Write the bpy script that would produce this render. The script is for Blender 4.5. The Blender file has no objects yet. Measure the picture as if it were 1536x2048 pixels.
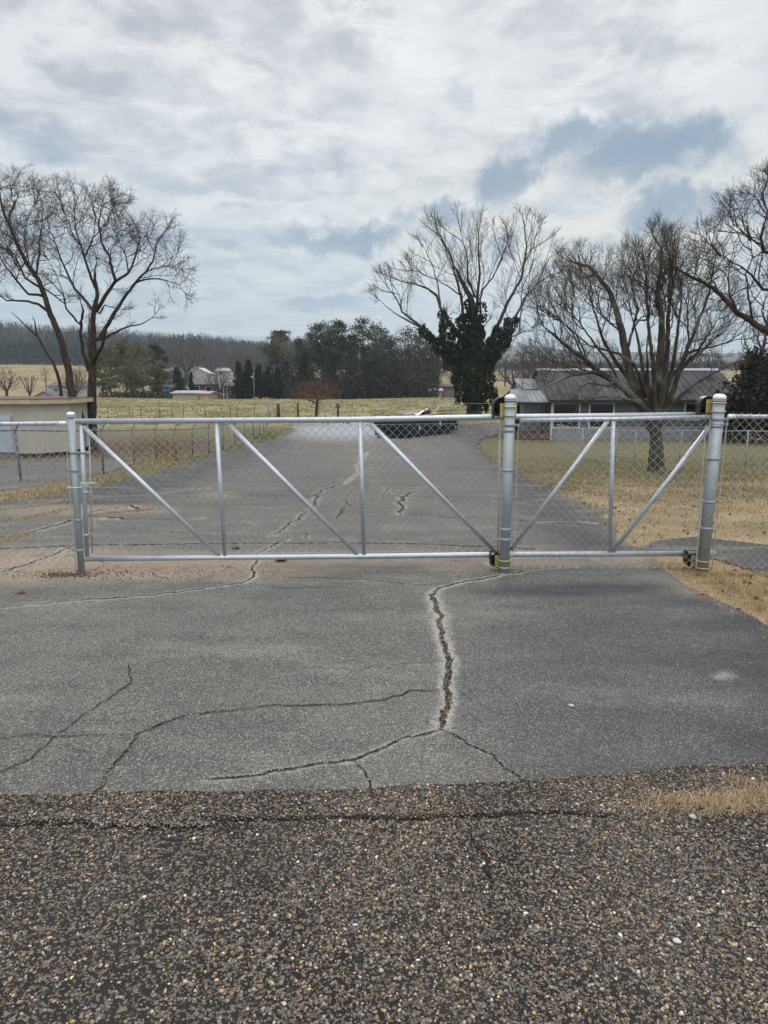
import bpy, math, random
import numpy as np
from mathutils import Vector, kdtree
R_ = math.radians
rng = np.random.default_rng(7); random.seed(7)
C = bpy.context.scene.collection
scn = bpy.context.scene

# ------------------------------------------------------------------ camera
F = 1420.0; EYE = 1.6; PITCH = math.atan(259.0/1420.0)
cd = bpy.data.cameras.new('camera'); cam = bpy.data.objects.new('camera', cd); C.objects.link(cam)
cam.location = (0, 0, EYE); cam.rotation_euler = (math.pi/2-PITCH, 0, 0)
cd.sensor_fit = 'VERTICAL'; cd.sensor_height = 36; cd.lens = 36*F/2048; cd.clip_start = 0.05; cd.clip_end = 9000
scn.camera = cam
CP, SP = math.cos(PITCH), math.sin(PITCH)
def ray(u, v):
    x = (u-768)/F; y = -(v-1024)/F
    return np.array([x, CP+y*SP, -SP+y*CP])
def at(u, v, Y):
    d = ray(u, v); return np.array([0, 0, EYE])+d*(Y/d[1])
def project(X, Y, Z):
    dz = Z-EYE; dep = Y*CP-dz*SP; up = Y*SP+dz*CP
    dep = np.maximum(dep, 1e-3)
    return 768+F*X/dep, 1024-F*up/dep

# ------------------------------------------------------------------ world, sun, exposure
SUN_EL, SUN_AZ = 34, 8      # azimuth to the right of straight ahead
SKY_STRENGTH = 0.10
def build_world():
    w = bpy.data.worlds.new('World'); scn.world = w; w.use_nodes = True
    nt = w.node_tree; N = nt.nodes; L = nt.links; N.clear()
    def nd(t, **k):
        n = N.new(t)
        for a, b in k.items(): setattr(n, a, b)
        return n
    def val(n, i, x):
        if isinstance(x, (int, float)): n.inputs[i].default_value = x
        elif isinstance(x, tuple): n.inputs[i].default_value = x
        else: L.new(x, n.inputs[i])
    def m(op, a, b=None, c=None, clamp=False):
        n = nd('ShaderNodeMath', operation=op, use_clamp=clamp); val(n, 0, a)
        if b is not None: val(n, 1, b)
        if c is not None: val(n, 2, c)
        return n.outputs[0]
    def vm(op, a, b=None):
        n = nd('ShaderNodeVectorMath', operation=op); val(n, 0, a)
        if b is not None: val(n, 1, b)
        return n.outputs[1] if op in ('LENGTH', 'DOT_PRODUCT') else n.outputs[0]
    def mix(f, a, b, bt='MIX'):
        n = nd('ShaderNodeMix', data_type='RGBA', blend_type=bt); val(n, 0, f)
        for i, x in ((6, a), (7, b)):
            if isinstance(x, tuple): n.inputs[i].default_value = (*x, 1)
            else: L.new(x, n.inputs[i])
        return n.outputs[2]
    def sm(x, a, b):
        n = nd('ShaderNodeMapRange', interpolation_type='SMOOTHSTEP'); val(n, 0, x)
        n.inputs[1].default_value = a; n.inputs[2].default_value = b
        return n.outputs[0]
    tc = nd('ShaderNodeTexCoord'); D = vm('NORMALIZE', tc.outputs['Generated'])
    sx = nd('ShaderNodeSeparateXYZ'); L.new(D, sx.inputs[0]); X, Y, Z = sx.outputs
    zc = m('ADD', m('MAXIMUM', Z, 0.0), 0.16)
    cb = nd('ShaderNodeCombineXYZ'); L.new(m('DIVIDE', X, zc), cb.inputs[0]); L.new(m('DIVIDE', Y, zc), cb.inputs[1])
    P = cb.outputs[0]
    def noise(vec, s, det=6, rough=0.55, dist=0.0, lac=2.0):
        n = nd('ShaderNodeTexNoise'); L.new(vec, n.inputs['Vector'])
        n.inputs['Scale'].default_value = s; n.inputs['Detail'].default_value = det
        n.inputs['Roughness'].default_value = rough; n.inputs['Distortion'].default_value = dist
        return n.outputs['Fac'], n.outputs['Color']
    n1, c1 = noise(P, 1.5, 9, 0.6, 0.2)
    n2, _ = noise(P, 5.2, 7, 0.62, 0.25)
    n3, _ = noise(P, 0.45, 3, 0.5)
    f = m('ADD', m('MULTIPLY', n1, 0.62), m('MULTIPLY', n2, 0.5))
    f = m('ADD', f, m('MULTIPLY', m('SUBTRACT', n3, 0.5), 0.5))
    lit = sm(f, 0.44, 0.64)
    high = sm(Z, 0.0, 0.42)
    dark = mix(high, (0.50, 0.60, 0.67), (0.41, 0.425, 0.48))
    bright = mix(high, (0.78, 0.86, 0.88), (0.86, 0.85, 0.87))
    cl = mix(lit, dark, bright)
    # thin places where the light comes through, near the hidden sun
    sd = vm('DOT_PRODUCT', D, tuple(ray(880, 250)/np.linalg.norm(ray(880, 250))))
    glow = sm(sd, 0.86, 1.0)
    n4, _ = noise(P, 4.6, 5, 0.6, 0.4)
    cl = mix(m('MULTIPLY', glow, sm(n4, 0.46, 0.66)), cl, (1.0, 1.0, 0.98))
    cl = mix(m('MULTIPLY', glow, 0.30), cl, (0.84, 0.85, 0.86))
    wv = ray(1180, 425)/np.linalg.norm(ray(1150, 430))
    wd = vm('LENGTH', vm('MULTIPLY', vm('SUBTRACT', D, tuple(wv)), (1.0, 1.0, 3.0)))
    warm = m('MULTIPLY', m('SUBTRACT', 1.0, sm(wd, 0.02, 0.40)), sm(n1, 0.36, 0.55))
    cl = mix(m('MULTIPLY', warm, 0.85), cl, (1.0, 0.95, 0.82))
    # low blue grey cloud banks
    wn = vm('MULTIPLY', vm('SUBTRACT', noise(D, 8, 9, 0.66)[1], (0.5, 0.5, 0.5)), (0.22, 0.22, 0.14))
    DW = vm('ADD', D, wn)
    tot = None
    for (u, v, rx, ry, s) in [(1290, 322, 128, 46, 1.0), (1150, 285, 80, 26, .75), (1005, 345, 62, 40, .85), (690, 468, 135, 24, .8),
                              (860, 425, 55, 28, .75), (1335, 425, 75, 38, .8), (640, 605, 90, 16, .6), (930, 190, 34, 22, .30),
                              (685, 300, 30, 26, .35), (1490, 400, 60, 34, .7), (200, 480, 170, 30, .45), (90, 250, 75, 28, .35),
                              (1010, 505, 60, 26, .7), (470, 490, 55, 20, .4), (1200, 470, 130, 16, .35), (560, 350, 45, 22, .25)]:
        r = ray(u, v); k = np.linalg.norm(r); c = r/k
        q = vm('MULTIPLY', vm('SUBTRACT', DW, tuple(c)), (F/rx/k*1.0, F/rx/k*0.4, F/ry/k*1.0))
        b = m('MULTIPLY', m('SUBTRACT', 1.0, sm(vm('LENGTH', q), 0.42, 1.22)), min(1.0, s*1.15))
        tot = b if tot is None else m('MAXIMUM', tot, b)
    nz = sm(noise(P, 2.6, 7, 0.6)[0], 0.28, 0.55)
    bl = m('MULTIPLY', tot, m('ADD', 0.7, m('MULTIPLY', nz, 0.3)))
    sky = nd('ShaderNodeTexSky', sky_type='NISHITA'); sky.sun_disc = False
    sky.sun_elevation = R_(SUN_EL); sky.sun_rotation = R_(SUN_AZ); sky.dust_density = 2.0
    bluec = mix(0.25, (0.13, 0.26, 0.45), mix(1.0, sky.outputs[0], (0.03, 0.03, 0.03), 'MULTIPLY'))
    cl = mix(bl, cl, bluec)
    # an overcast sky is brightest overhead
    zb = m('ADD', 1.0, m('MULTIPLY', sm(Z, 0.42, 0.9), 2.3))
    back = m('ADD', 1.0, m('MULTIPLY', sm(Y, 0.2, -0.7), 0.25))
    g = m('MULTIPLY', m('MULTIPLY', zb, back), 1.0/SKY_STRENGTH)
    out = vm('SCALE', cl); N_ = out.node; L.new(g, N_.inputs['Scale'])
    bg = nd('ShaderNodeBackground'); L.new(N_.outputs[0], bg.inputs[0]); bg.inputs[1].default_value = SKY_STRENGTH
    ow = nd('ShaderNodeOutputWorld'); L.new(bg.outputs[0], ow.inputs[0])
build_world()
sl = bpy.data.lights.new('sun', 'SUN'); sl.energy = 1.3; sl.angle = R_(14); sl.color = (1, 0.96, 0.9)
so = bpy.data.objects.new('sun', sl); C.objects.link(so)
_a = R_(SUN_AZ); _e = R_(SUN_EL)
so.rotation_euler = Vector((-math.sin(_a)*math.cos(_e), -math.cos(_a)*math.cos(_e), -math.sin(_e))).to_track_quat('-Z', 'Y').to_euler()
scn.view_settings.view_transform = 'Standard'; scn.view_settings.look = 'None'
scn.view_settings.exposure = 0.0; scn.view_settings.gamma = 1.0

# ------------------------------------------------------------------ terrain
_py = np.array([-4000, 0, 6.5, 20, 30, 40, 52, 70, 95, 118, 135, 180, 240, 420, 520, 800, 1500, 5000.])
_pz = np.array([0, 0, 0, -.95, -1.55, -1.9, -2.15, -1.7, -1.22, -1.02, -1.7, -4.2, 1.5, 8.5, 10, 12, 10, 10.])
_ty = np.arange(-40, 6000, 0.5); _tz = np.interp(_ty, _py, _pz)
def _box(a, n):
    k = np.ones(n)/n; p = np.pad(a, n//2, mode='edge'); return np.convolve(p, k, 'valid')[:len(a)]
_n1 = _box(_box(_tz, 9), 7); _n2 = _box(_box(_tz, 61), 61)
_wt = np.clip((_ty-140)/60, 0, 1); _tz = _n1*(1-_wt)+_n2*_wt
def S(x, a, b):
    t = np.clip((x-a)/(b-a), 0, 1); return t*t*(3-2*t)
def H(x, y):
    x = np.asarray(x, float); y = np.asarray(y, float)
    z = np.interp(y, _ty, _tz)
    k = np.clip(x/np.maximum(y, 1), -3, 3)
    z = z+S(y, 400, 690)*(20*S(-k, -.02, .13)+6*S(-k, .10, .5))*(1+.15*np.sin(x*.013)+.10*np.sin(x*.031+1)+.05*np.sin(x*.07))
    z = z+S(y, 210, 400)*2.5*S(-k, .25, .5)
    z = z+S(y, 1200, 2600)*(1-.4*S(y, 2700, 3600))*(92+16*np.sin(x*.0021+.6)+9*np.sin(x*.0056)+4*np.sin(x*.013+2))
    z = z+S(y, 55, 75)*(1-S(y, 150, 200))*(.10*np.sin(x*.11+.5)+.07*np.sin(x*.23+y*.05))
    z = z+0.03*S(y, 20, 40)*np.sin(x*.7)*np.sin(y*.4)
    return z
def hf(x, y): return float(H(x, y))
def gnd(u, v, ymax=400):
    d = ray(u, v); y0 = 0.3
    f = lambda y: EYE+d[2]/d[1]*y-hf(d[0]/d[1]*y, y)
    y = y0; st = 0.25
    while y < ymax:
        if f(y+st) < 0:
            a, b = y, y+st
            for _ in range(30):
                c = (a+b)/2
                if f(c) < 0: b = c
                else: a = c
            x = d[0]/d[1]*a; return np.array([x, a, hf(x, a)])
        y += st; st = max(.25, y*.01)
    x = d[0]/d[1]*ymax; return np.array([x, ymax, hf(x, ymax)])

def vnoise(x, y, seed=0):
    xi = np.floor(x).astype(np.int64); yi = np.floor(y).astype(np.int64); fx = x-xi; fy = y-yi
    def h(a, b):
        n = (a*374761393+b*668265263+seed*1442695041) & 0x7fffffff
        n = ((n ^ (n >> 13))*1274126177) & 0x7fffffff
        return ((n ^ (n >> 16)) & 0xffff)/65535.0
    u = fx*fx*(3-2*fx); v = fy*fy*(3-2*fy)
    return (h(xi, yi)*(1-u)+h(xi+1, yi)*u)*(1-v)+(h(xi, yi+1)*(1-u)+h(xi+1, yi+1)*u)*v
def fbm(x, y, o=4, seed=0):
    s = 0; a = .5; t = 0
    for i in range(o):
        s = s+a*vnoise(x*2**i, y*2**i, seed+i*17); t += a; a *= .5
    return s/t

# ------------------------------------------------------------------ mesh helpers
def mesh_np(name, V, Fc, mat=None, parent=None, smooth=False, attrs=None, loc=None):
    V = np.asarray(V, np.float32); Fc = np.asarray(Fc, np.int32)
    me = bpy.data.meshes.new(name); me.vertices.add(len(V)); me.vertices.foreach_set('co', V.ravel())
    k = Fc.shape[1]; n = len(Fc)
    me.loops.add(n*k); me.loops.foreach_set('vertex_index', Fc.ravel())
    me.polygons.add(n); me.polygons.foreach_set('loop_start', np.arange(0, n*k, k, dtype=np.int32))
    me.polygons.foreach_set('loop_total', np.full(n, k, np.int32))
    if smooth: me.polygons.foreach_set('use_smooth', np.ones(n, bool))
    me.update(calc_edges=True); me.validate()
    for a, (typ, arr) in (attrs or {}).items():
        if typ == 'F':
            at_ = me.attributes.new(a, 'FLOAT', 'POINT'); at_.data.foreach_set('value', np.asarray(arr, np.float32))
        else:
            at_ = me.attributes.new(a, 'FLOAT_COLOR', 'POINT')
            arr = np.asarray(arr, np.float32)
            if arr.shape[1] == 3: arr = np.concatenate([arr, np.ones((len(arr), 1), np.float32)], 1)
            at_.data.foreach_set('color', arr.ravel())
    if mat: me.materials.append(mat)
    o = bpy.data.objects.new(name, me); C.objects.link(o)
    if parent: o.parent = parent
    if loc is not None: o.location = loc
    return o
class MB:
    def __init__(s): s.V = []; s.F = []; s.n = 0; s.sm = []
    def add(s, V, Fc, smooth=False):
        s.V.append(np.asarray(V, float)); s.F += [[i+s.n for i in f] for f in Fc]; s.sm += [smooth]*len(Fc); s.n += len(V)
    def box(s, x0, x1, y0, y1, z0, z1):
        V = [(x, y, z) for z in (z0, z1) for y in (y0, y1) for x in (x0, x1)]
        s.add(V, [(0, 2, 3, 1), (4, 5, 7, 6), (0, 1, 5, 4), (2, 6, 7, 3), (0, 4, 6, 2), (1, 3, 7, 5)])
    def obox(s, p, q, w, h, up=(0, 0, 1)):
        p = np.array(p, float); q = np.array(q, float); d = (q-p)/np.linalg.norm(q-p)
        r = np.cross(d, up); r /= np.linalg.norm(r)+1e-9; u = np.cross(r, d)
        V = [c+a*r*w/2+b*u*h/2 for c in (p, q) for a, b in ((-1, -1), (1, -1), (1, 1), (-1, 1))]
        s.add(V, [(0, 1, 2, 3), (7, 6, 5, 4), (0, 4, 5, 1), (1, 5, 6, 2), (2, 6, 7, 3), (3, 7, 4, 0)])
    def tube(s, pts, r, n=10, caps=True, smooth=True):
        V, Fc = tube_arr([np.array(p, float) for p in pts], r, n)
        Fc = [list(f) for f in Fc]; s.add(V, Fc, smooth)
        if caps:
            b = s.n-len(V); s.F.append([b+i for i in range(n)][::-1]); s.F.append([b+len(V)-n+i for i in range(n)]); s.sm += [False]*2
    def lathe(s, c, prof, n=20, axis='z'):
        V = []; Fc = []
        for (r, h) in prof:
            for i in range(n):
                a = 2*math.pi*i/n; p = (r*math.cos(a), r*math.sin(a), h)
                if axis == 'y': p = (p[0], p[2], p[1])
                V.append((c[0]+p[0], c[1]+p[1], c[2]+p[2]))
        for j in range(len(prof)-1):
            for i in range(n): Fc.append((j*n+i, j*n+(i+1) % n, (j+1)*n+(i+1) % n, (j+1)*n+i))
        s.add(V, Fc, True)
        b = s.n-len(V); s.F.append([b+i for i in range(n)][::-1]); s.F.append([b+len(V)-n+i for i in range(n)]); s.sm += [False]*2
    def prism(s, poly, d, axis='y', o=(0, 0, 0)):
        # poly in (a,b) extruded over d=(d0,d1) along axis
        n = len(poly); V = []
        for t in d:
            for a, b in poly:
                V.append((a+o[0], t+o[1], b+o[2]) if axis == 'y' else ((t+o[0], a+o[1], b+o[2]) if axis == 'x' else (a+o[0], b+o[1], t+o[2])))
        s.add(V, [list(range(n)), list(range(n, 2*n))[::-1]]+[[i, i+n, (i+1) % n+n, (i+1) % n] for i in range(n)])
    def build(s, name, mat=None, parent=None, bevel=0):
        me = bpy.data.meshes.new(name); me.from_pydata([tuple(v) for v in np.concatenate(s.V)], [], s.F)
        me.polygons.foreach_set('use_smooth', s.sm)
        if mat: me.materials.append(mat)
        me.update(); o = bpy.data.objects.new(name, me); C.objects.link(o)
        if bevel:
            m_ = o.modifiers.new('bevel', 'BEVEL'); m_.width = bevel; m_.segments = 2; m_.limit_method = 'ANGLE'
        if parent: o.parent = parent
        return o
def tube_arr(P, r, n=6):
    P = np.asarray(P, float); m = len(P)
    if np.isscalar(r): r = np.full(m, r)
    T = np.zeros_like(P); T[1:-1] = P[2:]-P[:-2]; T[0] = P[1]-P[0]; T[-1] = P[-1]-P[-2]
    T /= np.linalg.norm(T, axis=1)[:, None]+1e-12
    ref = np.array([0, 0, 1.]) if abs(T[0][2]) < .9 else np.array([1., 0, 0])
    V = []
    u = np.cross(T[0], ref); u /= np.linalg.norm(u)
    for i in range(m):
        u = u-T[i]*np.dot(u, T[i]); nn = np.linalg.norm(u)
        u = u/nn if nn > 1e-6 else np.cross(T[i], [0.3, .9, .1])
        w = np.cross(T[i], u)
        for k in range(n):
            a = 2*math.pi*k/n; V.append(P[i]+r[i]*(math.cos(a)*u+math.sin(a)*w))
    Fc = [(i*n+k, i*n+(k+1) % n, (i+1)*n+(k+1) % n, (i+1)*n+k) for i in range(m-1) for k in range(n)]
    return np.array(V), np.array(Fc)
def tag(o, label=None, cat=None, group=None, kind=None):
    if label: o['label'] = label
    if cat: o['category'] = cat
    if group: o['group'] = group
    if kind: o['kind'] = kind
    return o
def empty(name, loc=(0, 0, 0), label=None, cat=None, group=None, rz=0):
    o = bpy.data.objects.new(name, None); C.objects.link(o); o.location = tuple(loc); o.rotation_euler = (0, 0, rz)
    o.empty_display_size = .2
    return tag(o, label, cat, group)
def recenter(root, loc):
    """put the thing's origin at its base: children were built in world space"""
    root.location = tuple(loc)
    for ch in root.children: ch.location = tuple(np.array(ch.location)-np.array(loc))
def kids(o): return [c for c in C.objects if c.parent == o]
def copy_tree(o, parent=None, _k=None):
    c = o.copy(); C.objects.link(c); c.parent = parent
    for ch in list(o.children): copy_tree(ch, c)
    return c

# ------------------------------------------------------------------ materials
class NT:
    def __init__(s, name):
        s.mat = bpy.data.materials.new(name); s.mat.use_nodes = True; s.t = s.mat.node_tree
        s.b = s.t.nodes['Principled BSDF']; s.out = s.t.nodes['Material Output']
        s.tc = s.t.nodes.new('ShaderNodeTexCoord')
        s.geo = s.t.nodes.new('ShaderNodeNewGeometry')
        s.pos = s.geo.outputs['Position']; s.ob = s.tc.outputs['Object']
    def lk(s, n, i, x):
        if isinstance(x, bpy.types.NodeSocket): s.t.links.new(x, n.inputs[i])
        elif isinstance(x, (list, tuple)):
            v = n.inputs[i].default_value; n.inputs[i].default_value = (*x, 1)[:len(v)] if len(v) == 4 else tuple(x)
        else: n.inputs[i].default_value = x
    def noise(s, sc, det=4, rough=.55, vec=None, dist=0, col=False):
        n = s.t.nodes.new('ShaderNodeTexNoise'); s.lk(n, 'Vector', vec or s.pos); n.inputs['Scale'].default_value = sc
        n.inputs['Detail'].default_value = det; n.inputs['Roughness'].default_value = rough; n.inputs['Distortion'].default_value = dist
        return n.outputs['Color' if col else 'Fac']
    def voro(s, sc, vec=None, out='Color', feat='F1', rnd=1.0):
        n = s.t.nodes.new('ShaderNodeTexVoronoi'); s.lk(n, 'Vector', vec or s.pos); n.inputs['Scale'].default_value = sc; n.feature = feat
        n.inputs['Randomness'].default_value = rnd
        return n.outputs[out]
    def wave(s, sc, vec=None, dirn='X', dist=0, prof='SIN'):
        n = s.t.nodes.new('ShaderNodeTexWave'); s.lk(n, 'Vector', vec or s.pos); n.inputs['Scale'].default_value = sc
        n.bands_direction = dirn; n.wave_profile = prof; n.inputs['Distortion'].default_value = dist
        return n.outputs['Fac']
    def vmul(s, v, k):
        n = s.t.nodes.new('ShaderNodeVectorMath'); n.operation = 'MULTIPLY'; s.lk(n, 0, v); s.lk(n, 1, k); return n.outputs[0]
    def m(s, op, a, b=None, clamp=False):
        n = s.t.nodes.new('ShaderNodeMath'); n.operation = op; n.use_clamp = clamp; s.lk(n, 0, a)
        if b is not None: s.lk(n, 1, b)
        return n.outputs[0]
    def sm(s, x, a, b, c=0., d=1.):
        n = s.t.nodes.new('ShaderNodeMapRange'); n.interpolation_type = 'SMOOTHSTEP'; s.lk(n, 0, x)
        for i, q in ((1, a), (2, b), (3, c), (4, d)): n.inputs[i].default_value = q
        return n.outputs[0]
    def mix(s, f, a, b, bt='MIX'):
        n = s.t.nodes.new('ShaderNodeMix'); n.data_type = 'RGBA'; n.blend_type = bt; s.lk(n, 0, f); s.lk(n, 6, a); s.lk(n, 7, b)
        return n.outputs[2]
    def attr(s, name, out='Fac'):
        n = s.t.nodes.new('ShaderNodeAttribute'); n.attribute_name = name; return n.outputs[out]
    def sep(s, c):
        n = s.t.nodes.new('ShaderNodeSeparateXYZ'); s.lk(n, 0, c); return n.outputs
    def bump(s, h, st=.3, d=.01):
        n = s.t.nodes.new('ShaderNodeBump'); s.lk(n, 'Height', h); n.inputs['Strength'].default_value = st; n.inputs['Distance'].default_value = d
        s.lk(s.b, 'Normal', n.outputs[0])
    def fin(s, col, rough=.8, metal=0, spec=.3):
        s.lk(s.b, 'Base Color', col); s.lk(s.b, 'Roughness', rough); s.lk(s.b, 'Metallic', metal)
        s.b.inputs['Specular IOR Level'].default_value = spec
        return s.mat
M = {}
def simple(name, c, rough=.7, metal=0, var=.15, sc=8, spec=.3, bump=0):
    t = NT(name); n = t.noise(sc, 5, .6, t.ob)
    c2 = tuple(x*(1-var) for x in c); c3 = tuple(min(1, x*(1+var)) for x in c)
    if bump: t.bump(n, bump, .02)
    M[name] = t.fin(t.mix(t.sm(n, .3, .7), c2, c3), rough, metal, spec)
    return M[name]

def galv(name, base, rough, metal=.75):
    t = NT(name); v = t.voro(45, t.ob); n = t.noise(6, 5, .6, t.ob); n2 = t.noise(60, 3, .6, t.vmul(t.ob, (1, 1, .15)))
    g = t.sep(v)[0]
    c = t.mix(t.sm(n, .3, .75), tuple(x*.82 for x in base), base)
    c = t.mix(t.m('MULTIPLY', g, .4), c, tuple(min(1, x*1.25) for x in base))
    c = t.mix(t.sm(n2, .60, .8, 0, .25), c, (.32, .33, .33))
    t.bump(n2, .06, .003)
    M[name] = t.fin(c, t.sm(n, .2, .8, rough-.07, rough+.1), metal, .5)
galv('galvanised_pipe', (.47, .52, .56), .47, .6)
galv('galvanised_post', (.30, .34, .355), .55, .4)
galv('galvanised_wire', (.50, .50, .485), .5, .4)
galv('old_pipe', (.33, .34, .35), .6, .5)
simple('rusty_pipe', (.12, .10, .085), .8, .2, .3)
simple('white_cap', (.74, .75, .80), .4, .2, .08, 20)
simple('zinc_yellow', (.55, .47, .20), .38, .7, .15, 40)
simple('black_plastic', (.012, .012, .013), .38, 0, .2, 10, .45)
simple('roller_rubber', (.008, .008, .008), .8)

def asphalt():
    t = NT('weathered_asphalt')
    P = t.pos
    big = t.noise(.55, 4, .6); mid = t.noise(3.2, 5, .62); mpl = t.noise(14, 4, .6)
    v = t.sep(t.voro(250))[0]; v2 = t.sep(t.voro(150))[1]; fine = t.noise(330, 2, .7)
    col = t.mix(t.sm(big, .3, .7), (.090, .0885, .079), (.150, .147, .129))
    col = t.mix(t.sm(mid, .35, .75, 0, .6), col, (.082, .080, .076))
    col = t.mix(t.sm(mpl, .55, .8, 0, .35), col, (.21, .205, .19))
    w1 = t.noise(1.1, 6, .68, t.vmul(P, (.55, 1.5, 1))); w2 = t.noise(2.7, 6, .7, t.vmul(P, (.4, 1.6, 1)))
    col = t.mix(t.sm(w1, .5, .7, 0, .75), col, (.205, .202, .172)); col = t.mix(t.sm(w2, .48, .66, 0, .5), col, (.070, .069, .068))
    tone = t.m('MULTIPLY', t.attr('tone'), t.sm(t.noise(1.7, 6, .68, t.vmul(P, (.6, 1.3, 1))), .3, .62, .45, 1.0)); col = t.mix(t.m('MULTIPLY', tone, .95), col, (.040, .041, .045))
    sand = t.m('MULTIPLY', t.attr('sand'), t.sm(t.noise(5, 6, .65), .2, .5))
    col = t.mix(sand, col, (.34, .265, .185))
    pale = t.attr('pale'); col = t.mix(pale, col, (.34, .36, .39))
    st = t.noise(2.2, 5, .6, t.vmul(P, (.35, 1.6, 1)))
    col = t.mix(t.m('MULTIPLY', t.sm(st, .52, .72), t.attr('streak')), col, (.26, .235, .19))
    hn = t.m('MULTIPLY', t.m('SUBTRACT', t.noise(28, 5, .75), .5), 1.1)
    halo = t.sm(t.m('ADD', t.attr('halo'), hn), .22, .80)
    col = t.mix(t.m('MULTIPLY', halo, .85), col, (.37, .355, .31))
    nv = t.t.nodes.new('ShaderNodeVectorMath'); nv.operation = 'MULTIPLY_ADD'; t.lk(nv, 0, t.noise(2.5, 4, .6, col=True)); t.lk(nv, 1, (.5, .5, .5)); t.lk(nv, 2, P)
    ve = t.voro(.75, nv.outputs[0], 'Distance', 'DISTANCE_TO_EDGE'); hm = t.m('MULTIPLY', t.sm(t.noise(.45, 3, .6), .50, .58), t.sm(t.sep(P)[1], 4.5, 7.0, .35, 1))
    col = t.mix(t.m('MULTIPLY', hm, t.sm(ve, .05, .008, 0, .45)), col, (.33, .32, .28)); col = t.mix(t.m('MULTIPLY', hm, t.sm(ve, .009, .004, 0, .9)), col, (.03, .028, .026))
    # aggregate: single light and dark stones
    inv = t.m('SUBTRACT', 1.0, t.m('MULTIPLY', tone, .72))
    col = t.mix(t.m('MULTIPLY', inv, t.sm(v, .78, .95, 0, .42)), col, (.44, .43, .39))
    col = t.mix(t.sm(v, .42, .12, 0, .8), col, (.035, .035, .036))
    col = t.mix(t.m('MULTIPLY', inv, t.sm(v2, .90, .97, 0, .45)), col, (.42, .40, .36))
    col = t.mix(t.sm(fine, .58, .7, 0, .4), col, (.05, .05, .05))
    # small dark pits
    pv = t.vmul(P, (.6, 1, 1)); pit = t.voro(13, pv, 'Distance'); pk = t.sep(t.voro(13, pv))[2]
    col = t.mix(t.m('MULTIPLY', t.sm(t.m('ADD', pit, t.m('MULTIPLY', mpl, .25)), .26, .16), t.sm(pk, .74, .78)), col, (.03, .03, .03))
    t.bump(t.m('ADD', t.m('MULTIPLY', v, .7), t.m('MULTIPLY', fine, .6)), .5, .006)
    M['asphalt'] = t.fin(col, .92, 0, .08)
asphalt()
def chipbase():
    t = NT('chip_seal_binder')
    c = t.voro(120); s = t.sep(c); n = t.noise(1.8, 4, .6); n2 = t.noise(40, 4, .6)
    col = t.mix(t.sm(n, .3, .7), (.014, .0125, .0115), (.030, .027, .024))
    col = t.mix(t.sm(s[0], .62, .9, 0, .9), col, t.mix(s[1], (.16, .15, .15), (.20, .155, .10)))
    col = t.mix(t.sm(n2, .45, .7, 0, .5), col, (.02, .019, .019))
    t.bump(t.m('ADD', t.voro(120, None, 'Distance'), n2), .6, .01)
    M['chip'] = t.fin(col, .85, 0, .15)
chipbase()
def colattr(name, attr='col', rough=.7, spec=.3, mott=None, trans=0):
    t = NT(name); c = t.attr(attr, 'Color')
    n = t.noise(mott or 60, 3, .6)
    c = t.mix(t.sm(n, .3, .7, 0, .3), c, t.mix(1, c, (.55, .53, .5), 'MULTIPLY'))
    M[name] = t.fin(c, rough, 0, spec)
    if trans:
        tr = t.t.nodes.new('ShaderNodeBsdfTranslucent'); t.lk(tr, 'Color', c)
        mx = t.t.nodes.new('ShaderNodeMixShader'); mx.inputs[0].default_value = trans
        t.t.links.new(t.b.outputs[0], mx.inputs[1]); t.t.links.new(tr.outputs[0], mx.inputs[2]); t.t.links.new(mx.outputs[0], t.out.inputs[0])
colattr('stone_col', mott=180, rough=.62, spec=.4)
colattr('blade_col', rough=.75, spec=.15, trans=.3)
colattr('leaf_col', rough=.7, spec=.2, mott=2, trans=.15)
def ground_mat():
    t = NT('winter_grass_ground')
    s = t.sep(t.pos); y = s[1]; x = s[0]
    n1 = t.noise(.35, 5, .6); n2 = t.noise(2.6, 6, .65); n3 = t.noise(22, 4, .7); n4 = t.noise(.03, 4, .5)
    straw = t.mix(t.sm(n2, .3, .7), (.25, .185, .11), (.36, .275, .17))
    straw = t.mix(t.sm(t.noise(.9, 5, .7), .5, .68, 0, .65), straw, (.155, .115, .07))
    green = t.mix(t.sm(n2, .3, .7), (.085, .083, .038), (.155, .135, .07))
    lawn = t.mix(t.sm(t.m('ADD', n1, t.m('MULTIPLY', t.m('SUBTRACT', y, 11.), .022)), .42, .72), straw, green)
    lawn = t.mix(t.m('MULTIPLY', t.attr('leaf'), t.sm(n3, .40, .6)), lawn, (.12, .07, .04))
    lawn = t.mix(t.attr('green'), lawn, (.085, .095, .030))
    fn = t.noise(1.0, 6, .7, t.vmul(t.pos, (.25, .22, 1)))
    field = t.mix(t.sm(fn, .35, .65), (.19, .16, .085), (.285, .25, .14))
    field = t.mix(t.sm(t.noise(.07, 3, .5), .4, .65, 0, .7), field, (.165, .165, .075))
    col = t.mix(t.sm(y, 48, 62), lawn, field)
    far = t.mix(t.sm(n4, .35, .65), (.21, .17, .085), (.30, .235, .125))
    col = t.mix(t.sm(y, 135, 200), col, far)
    wood = t.mix(t.sm(t.noise(.02, 5, .6), .4, .6), (.045, .04, .035), (.035, .042, .028))
    col = t.mix(t.sm(y, 425, 440), col, wood)
    col = t.mix(t.sm(n3, .35, .7, 0, .45), col, t.mix(1, col, (.45, .42, .38), 'MULTIPLY'))
    t.bump(t.m('ADD', n3, n2), .5, .03)
    M['ground'] = t.fin(col, .95, 0, .1)
ground_mat()
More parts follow.
